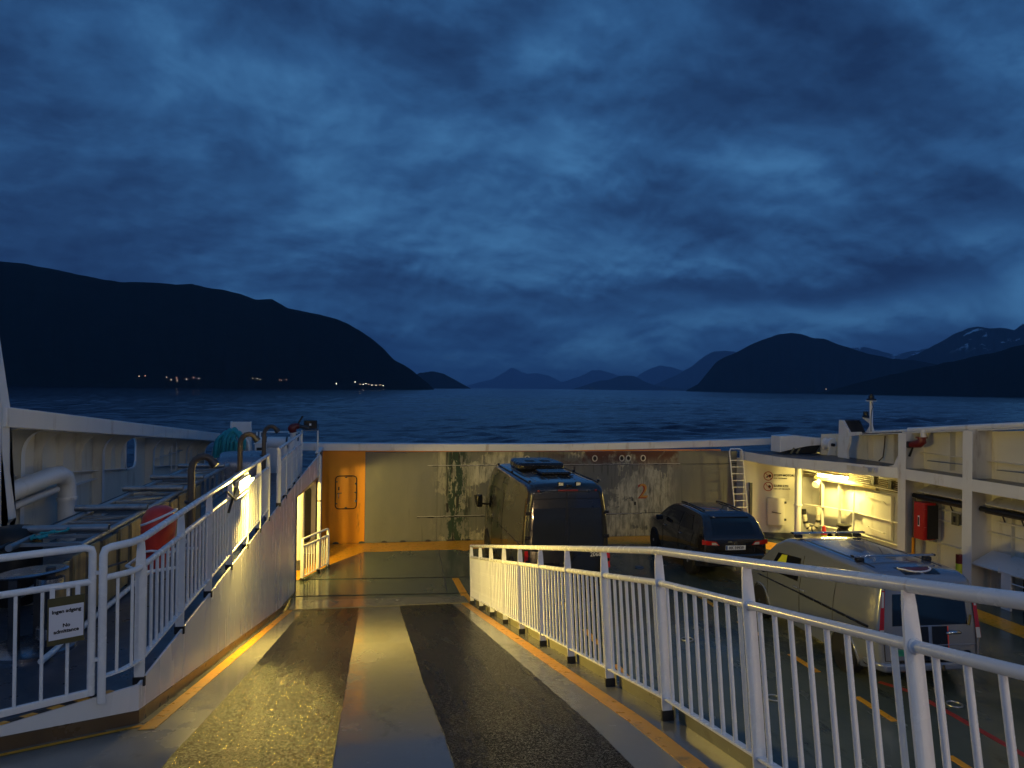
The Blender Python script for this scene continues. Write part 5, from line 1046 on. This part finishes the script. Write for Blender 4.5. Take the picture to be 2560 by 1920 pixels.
# ---- dark estate car
su = thing('estate_car', 'dark brown crossover car with number plate RK 59939', 'car', (8.90, 17.0, 0), None, radians(-2.5))
PS = paint('dark_brown_paint', (.022, .020, .022), .4, .25)
B = Body([(0, 1.03), (.05, 1.10), (.15, 1.24), (.28, 1.42), (.40, 1.53), (.6, 1.58), (1.4, 1.605), (2.1, 1.60), (2.5, 1.545), (2.8, 1.42), (3.25, 1.10), (3.5, 1.02), (4.0, .95), (4.22, .82), (4.29, .66)], [(0, .38), (.5, .26), (4.29, .24)],
         [(.2, .84), (.45, .885), (.8, .885), (1.0, .865), (1.12, .83), (1.4, .72), (1.6, .62)], [(0, .93), (.35, 1), (3.6, 1), (4.0, .96), (4.29, .82)], .09, .02, .0, .6, .04)
B.mesh('body', su, PS)
patch('rear_window', lambda x, y: B.top(x, y, .006), [(-.57, .055), (.57, .055), (.50, .345), (-.50, .345)], GLASS, su, 10, 8)
ob('spoiler', MB().prism([(-.50, .33, 1.50), (.50, .33, 1.50), (.54, .70, 1.585), (-.54, .70, 1.585)], (0, 0, .03)), PS, su, bevel=.012)
for s_ in (-1, 1):
    tl = patch('tail_lamp', lambda x, z: V((x, -.012-.0+.25*max(0, abs(x)-.72), z)), [(s_*.42, .88), (s_*.86, .90), (s_*.86, 1.02), (s_*.50, .97)], TAIL, su); patch('clear_lens', lambda x, z: V((x, -.018+.25*max(0, abs(x)-.72), z)), [(s_*.46, .895), (s_*.62, .895), (s_*.62, .955), (s_*.52, .95)], TAILW, tl)
    pline('roof_rail', lambda x, y: B.top(x, y, .03), [(s_*.50, .75), (s_*.50, 2.3)], .022, BLKGL, su)
    patch('side_window', lambda y, z: B.side(y, z, .006, s_), [(.75, 1.13), (1.55, 1.10), (1.50, 1.46), (.95, 1.47)], GLASS, su); patch('side_window', lambda y, z: B.side(y, z, .006, s_), [(1.63, 1.10), (2.75, 1.08), (2.45, 1.42), (1.60, 1.46)], GLASS, su)
    pline('door_gap', lambda y, z: B.side(y, z, .003, s_), [(1.58, .35), (1.58, 1.10)], .006, GROOVE, su); pline('door_gap', lambda y, z: B.side(y, z, .003, s_), [(2.75, .4), (2.78, 1.06)], .006, GROOVE, su); pline('door_gap', lambda y, z: B.side(y, z, .003, s_), [(.72, .75), (.62, 1.1)], .006, GROOVE, su)
    for y in (.82, 3.45): arch(su, B, y, .38, s_); wheel(su, s_*.80, y, .335, s_)
    mi = ob('mirror', MB().box((s_*1.0, 2.72, 1.12), (.20, .10, .14)), PS, su, bevel=.03); ob('mirror_glass', MB().box((s_*1.0, 2.665, 1.12), (.15, .006, .10)), GLASS, mi)
    for y in (1.45, 2.6): ob('door_handle', MB().box(B.side(y, .93, .02, s_), (.03, .18, .03)), CHROME if s_ < 0 else PS, su, bevel=.008)
    ob('fog_reflector', MB().box((s_*.70, -.045, .52), (.16, .02, .04)), TAIL, su)
pline('tailgate_gap', lambda x, z: V((x, -.005, z)), [(-.52, .98), (-.50, .70), (.50, .70), (.52, .98)], .007, GROOVE, su)
ob('bumper', MB().prism([(-.86, .10, .36), (-.76, -.06, .36), (.76, -.06, .36), (.86, .10, .36), (.86, .35, .36), (-.86, .35, .36)], (0, 0, .30)), PS, su, bevel=.05)
np_ = ob('number_plate', MB().box((.0, -.016, .82), (.52, .012, .11)), PAPER, su, bevel=.004); ob('blue_band', MB().box((-.237, -.0235, .82), (.042, .002, .10)), mk('plate_blue', (.02, .08, .35), .5), np_)
text('lettering', 'RK 59939', .095, INK, np_, (.015, -.0235, .787), (1, 0, 0), (0, 0, 1), .0008, 'CENTER', bold=.002)
for (a, b_) in ((0, .965), (-.028, .918), (.028, .918)): ob('emblem_diamond', MB().prism([(a, -.012, b_+.026), (a+.016, -.012, b_), (a, -.012, b_-.026), (a-.016, -.012, b_)], (0, -.006, 0)), CHROME, su)
ob('tailgate_grip', MB().box((-.15, -.012, .965), (.10, .012, .03)), CHROME, su); tube('aerial', BLKGL, su, [(.02, .95, 1.60), (.02, .85, 1.66), (.02, .78, 1.72)], .010, 6)
patch('windscreen', lambda x, y: B.top(x, y, .006), [(-.55, 2.55), (.55, 2.55), (.66, 3.2), (-.66, 3.2)], GLASS, su)
# ---- silver white delivery van
wv = thing('delivery_van', 'silver white small van with black rear stripes and roof bars', 'van', (8.72, 10.25, 0), None, radians(-3.0))
PW = paint('silver_white_paint', (.24, .27, .33), .4, .20)
B = Body([(0, 1.70), (.06, 1.76), (.25, 1.81), (.8, 1.835), (2.8, 1.835), (3.15, 1.79), (3.5, 1.62), (3.95, 1.25), (4.1, 1.12), (4.45, 1.02), (4.72, .88), (4.82, .7)], [(0, .40), (.5, .26), (4.82, .24)],
         [(.2, .86), (.45, .915), (.9, .92), (1.15, .90), (1.5, .835), (1.75, .775), (1.9, .74)], [(0, .965), (.3, 1), (4.0, 1), (4.5, .96), (4.82, .84)], .10, .025, .09, .5, .05)
B.mesh('body', wv, PW)
patch('rear_window', lambda x, z: B.rear(x, z, .005), [(-.64, 1.03), (.66, 1.03), (.62, 1.52), (-.62, 1.52)], GLASS, wv, 10, 8)
for (a, b_) in ((-.31, -.025), (.035, .31)):
    for (z0, z1_) in ((.44, 1.01), (1.54, 1.66)):
        patch('stripe', lambda x, z: B.rear(x, z, .006), [(a, z0), (b_, z0), (b_, z1_), (a, z1_)], BLKGL, wv)
        o_ = a if a < 0 else b_; patch('red_edge', lambda x, z: B.rear(x, z, .007), [(o_-.010, z0), (o_+.010, z0), (o_+.010, z1_), (o_-.010, z1_)], CONE, wv, 2, 4)
    patch('stripe', lambda x, y: B.top(x, y, .004), [(a, .10), (b_, .10), (b_*1.05, .42), (a*1.05, .42)], BLKGL, wv)
patch('maroon_patch', lambda x, y: B.top(x, y, .007), [(-.22, .22), (.22, .22), (.26, .38), (-.26, .38)], DRED, wv)
tube('white_piping', PAPER, wv, [B.top(.28*cos(a), .36-.20*sin(a)+.0, .010) for a in [pi*i/12 for i in range(13)]], .014, 6)
for s_ in (-1, 1):
    tl = patch('tail_lamp', lambda x, z: B.rear(x, z, .012), [(s_*.80, .82), (s_*.885, .82), (s_*.80, 1.58), (s_*.745, 1.58)], TAIL, wv); patch('clear_lens', lambda x, z: B.rear(x, z, .016), [(s_*.80, .82), (s_*.875, .82), (s_*.86, .98), (s_*.79, .98)], TAILW, tl); patch('clear_lens', lambda x, z: B.rear(x, z, .016), [(s_*.78, 1.32), (s_*.82, 1.32), (s_*.80, 1.56), (s_*.76, 1.56)], TAILW, tl)
    patch('side_window', lambda y, z: B.side(y, z, .006, s_), [(2.45, 1.12), (3.55, 1.08), (3.30, 1.48), (2.45, 1.55)], GLASS, wv)
    pline('side_gap', lambda y, z: B.side(y, z, .003, s_), [(2.36, .38), (2.36, 1.62)], .006, GROOVE, wv); pline('side_gap', lambda y, z: B.side(y, z, .003, s_), [(1.25, .42), (1.25, 1.62)], .005, GROOVE, wv); pline('side_gap', lambda y, z: B.side(y, z, .003, s_), [(3.62, .45), (3.60, 1.05)], .006, GROOVE, wv)
    pline('rub_strip', lambda y, z: B.side(y, z, .006, s_), [(.22, .97), (2.34, .93)], .022, BLKGL, wv); pline('rub_strip', lambda y, z: B.side(y, z, .006, s_), [(2.38, .93), (4.0, .88)], .014, BLKGL, wv)
    for y in (.92, 3.92): arch(wv, B, y, .39, s_, PW); wheel(wv, s_*.825, y, .335, s_, DSTEEL)
    mi = ob('mirror', MB().box((s_*1.05, 3.42, 1.18), (.20, .12, .24)), BLKGL, wv, bevel=.05); ob('mirror_cap', MB().box((s_*1.05, 3.355, 1.18), (.14, .008, .18)), CHROME, mi)
    for y in (2.25, 2.5): ob('door_handle', MB().box(B.side(y, 1.0, .02, s_), (.03, .16, .035)), PW, wv, bevel=.01)
    for y in (.95, 2.95): ob('bar_foot', MB().box((s_*.62, y, 1.87), (.14, .09, .07)), BLKGL, wv, bevel=.015)
    pline('roof_channel', lambda x, y: B.top(x, y, -.006), [(s_*.60, .5), (s_*.60, 2.9)], .014, GROOVE, wv)
for y in (.95, 2.95): ob('roof_bar', MB().bar((-.74, y, 1.93), (.74, y, 1.93), .08, .028), CHROME, wv, bevel=.008); [ob('bar_cap', MB().box((s_*.75, y, 1.93), (.02, .085, .032)), BLKGL, wv) for s_ in (-1, 1)]
patch('windscreen', lambda x, y: B.top(x, y, .006), [(-.60, 3.25), (.60, 3.25), (.68, 3.98), (-.68, 3.98)], GLASS, wv)
patch('safety_vest', lambda y, z: B.side(y, z, .009), [(2.95, 1.35), (3.28, 1.30), (3.15, 1.47), (2.95, 1.50)], REFLY, wv, 4, 4, label='lime yellow vest showing at the front side window')
ob('bumper', MB().prism([(-.92, .12, .34), (-.84, -.07, .34), (.84, -.07, .34), (.92, .12, .34), (.92, .4, .34), (-.92, .4, .34)], (0, 0, .14)), PW, wv, bevel=.04); ob('bumper_step', MB().lim(-.62, .72, -.065, .04, .482, .49), BLKGL, wv)
ob('tow_ball', MB().lathe([(.01, -.03), (.025, -.02), (.028, 0), (.02, .02), (.018, .06)], 12, (.12, -.13, .40)), BLACK, wv)
ob('door_handle', MB().tube([B.rear(.28, .90, .01), B.rear(.33, .92, .04), B.rear(.47, .92, .04), B.rear(.52, .90, .01)], [.02, .03, .03, .02], 10), CHROME, wv, ang=60)
ob('oval_badge', MB().prism([B.rear(.62+.065*cos(a), .60+.03*sin(a), .004) for a in [i*pi/10 for i in range(20)]], (0, -.006, 0)), BLKGL, wv)
ob('wiper', MB().bar(B.rear(.66, 1.02, .03), B.rear(.70, 1.18, .03), .03, .02), BLACK, wv); text('lettering', 'ECT', .07, INK, wv, B.rear(-.56, .78, .005), (1, 0, 0), (0, 0, 1), .001)
ob('plate_recess', MB().box(B.rear(-.42, .62, .004), (.44, .008, .10)), mk('green_plate', (.02, .25, .15), .5), wv); pline('tailgate_gap', B.rear, [(-.74, 1.62), (-.80, .9), (-.78, .50), (.78, .50), (.80, .9), (.74, 1.62)], .007, GROOVE, wv)
pline('crease', B.rear, [(-.76, .72), (.78, .72)], .010, PW, wv)
# ------------------------------------------------------------------ deckhouse astern of the viewer with its lit windows and floodlights
dh = thing('deckhouse', 'white deckhouse front with lit windows astern of the ramp', 'deckhouse', (4.7, -9, 0))
ob('front_wall', MB().lim(-4.7, 14.2, -10.3, -10, 0, 11.5), WHITE, dh)
WIN = emit('lit_window', (1, .70, .38), 1.6)
for k in range(7): ob('window', MB().lim(-2.2+k*2.1, -1.1+k*2.1, -9.995, -9.97, 7.6, 8.5), WIN, dh)
LOWL = emit('low_lamp', (1, .62, .26), 420)
for x_, z_, nm_ in ((3.3, 1.5, 'first'), (4.3, 1.35, 'second'), (4.75, 1.4, 'third')):
    f = thing('bulkhead_lamp', 'small %s bulkhead lamp low on the deckhouse front astern' % nm_, 'lamp', (x_, -9.9, z_)); ob('base', MB().lathe([(.14, -.0), (.14, .05)], 16, (x_, -9.99, z_), 'y'), GALV, f); ob('globe', MB().lathe([(.12, .052), (.12, .10), (.08, .16), (.02, .18)], 16, (x_, -9.99, z_), 'y'), LOWL, f)
FL = emit('floodlight_face', (1, .90, .78), 115)
for x_, lb in ((-2.5, 'deckhouse floodlight high on the port side astern'), (6.5, 'deckhouse floodlight high amidships astern'), (12.5, 'deckhouse floodlight high on the starboard side astern')):
    f = thing('deck_floodlight', lb, 'floodlight', (x_, -9.8, 11.3)); ob('case', MB().lim(x_-.45, x_+.45, -9.95, -9.70, 10.9, 11.45), GALV, f); ob('lens', MB().prism([(x_-.42, -9.69, 10.93), (x_+.42, -9.69, 10.93), (x_+.42, -9.66, 11.42), (x_-.42, -9.66, 11.42)], (0, .012, 0)), FL, f)
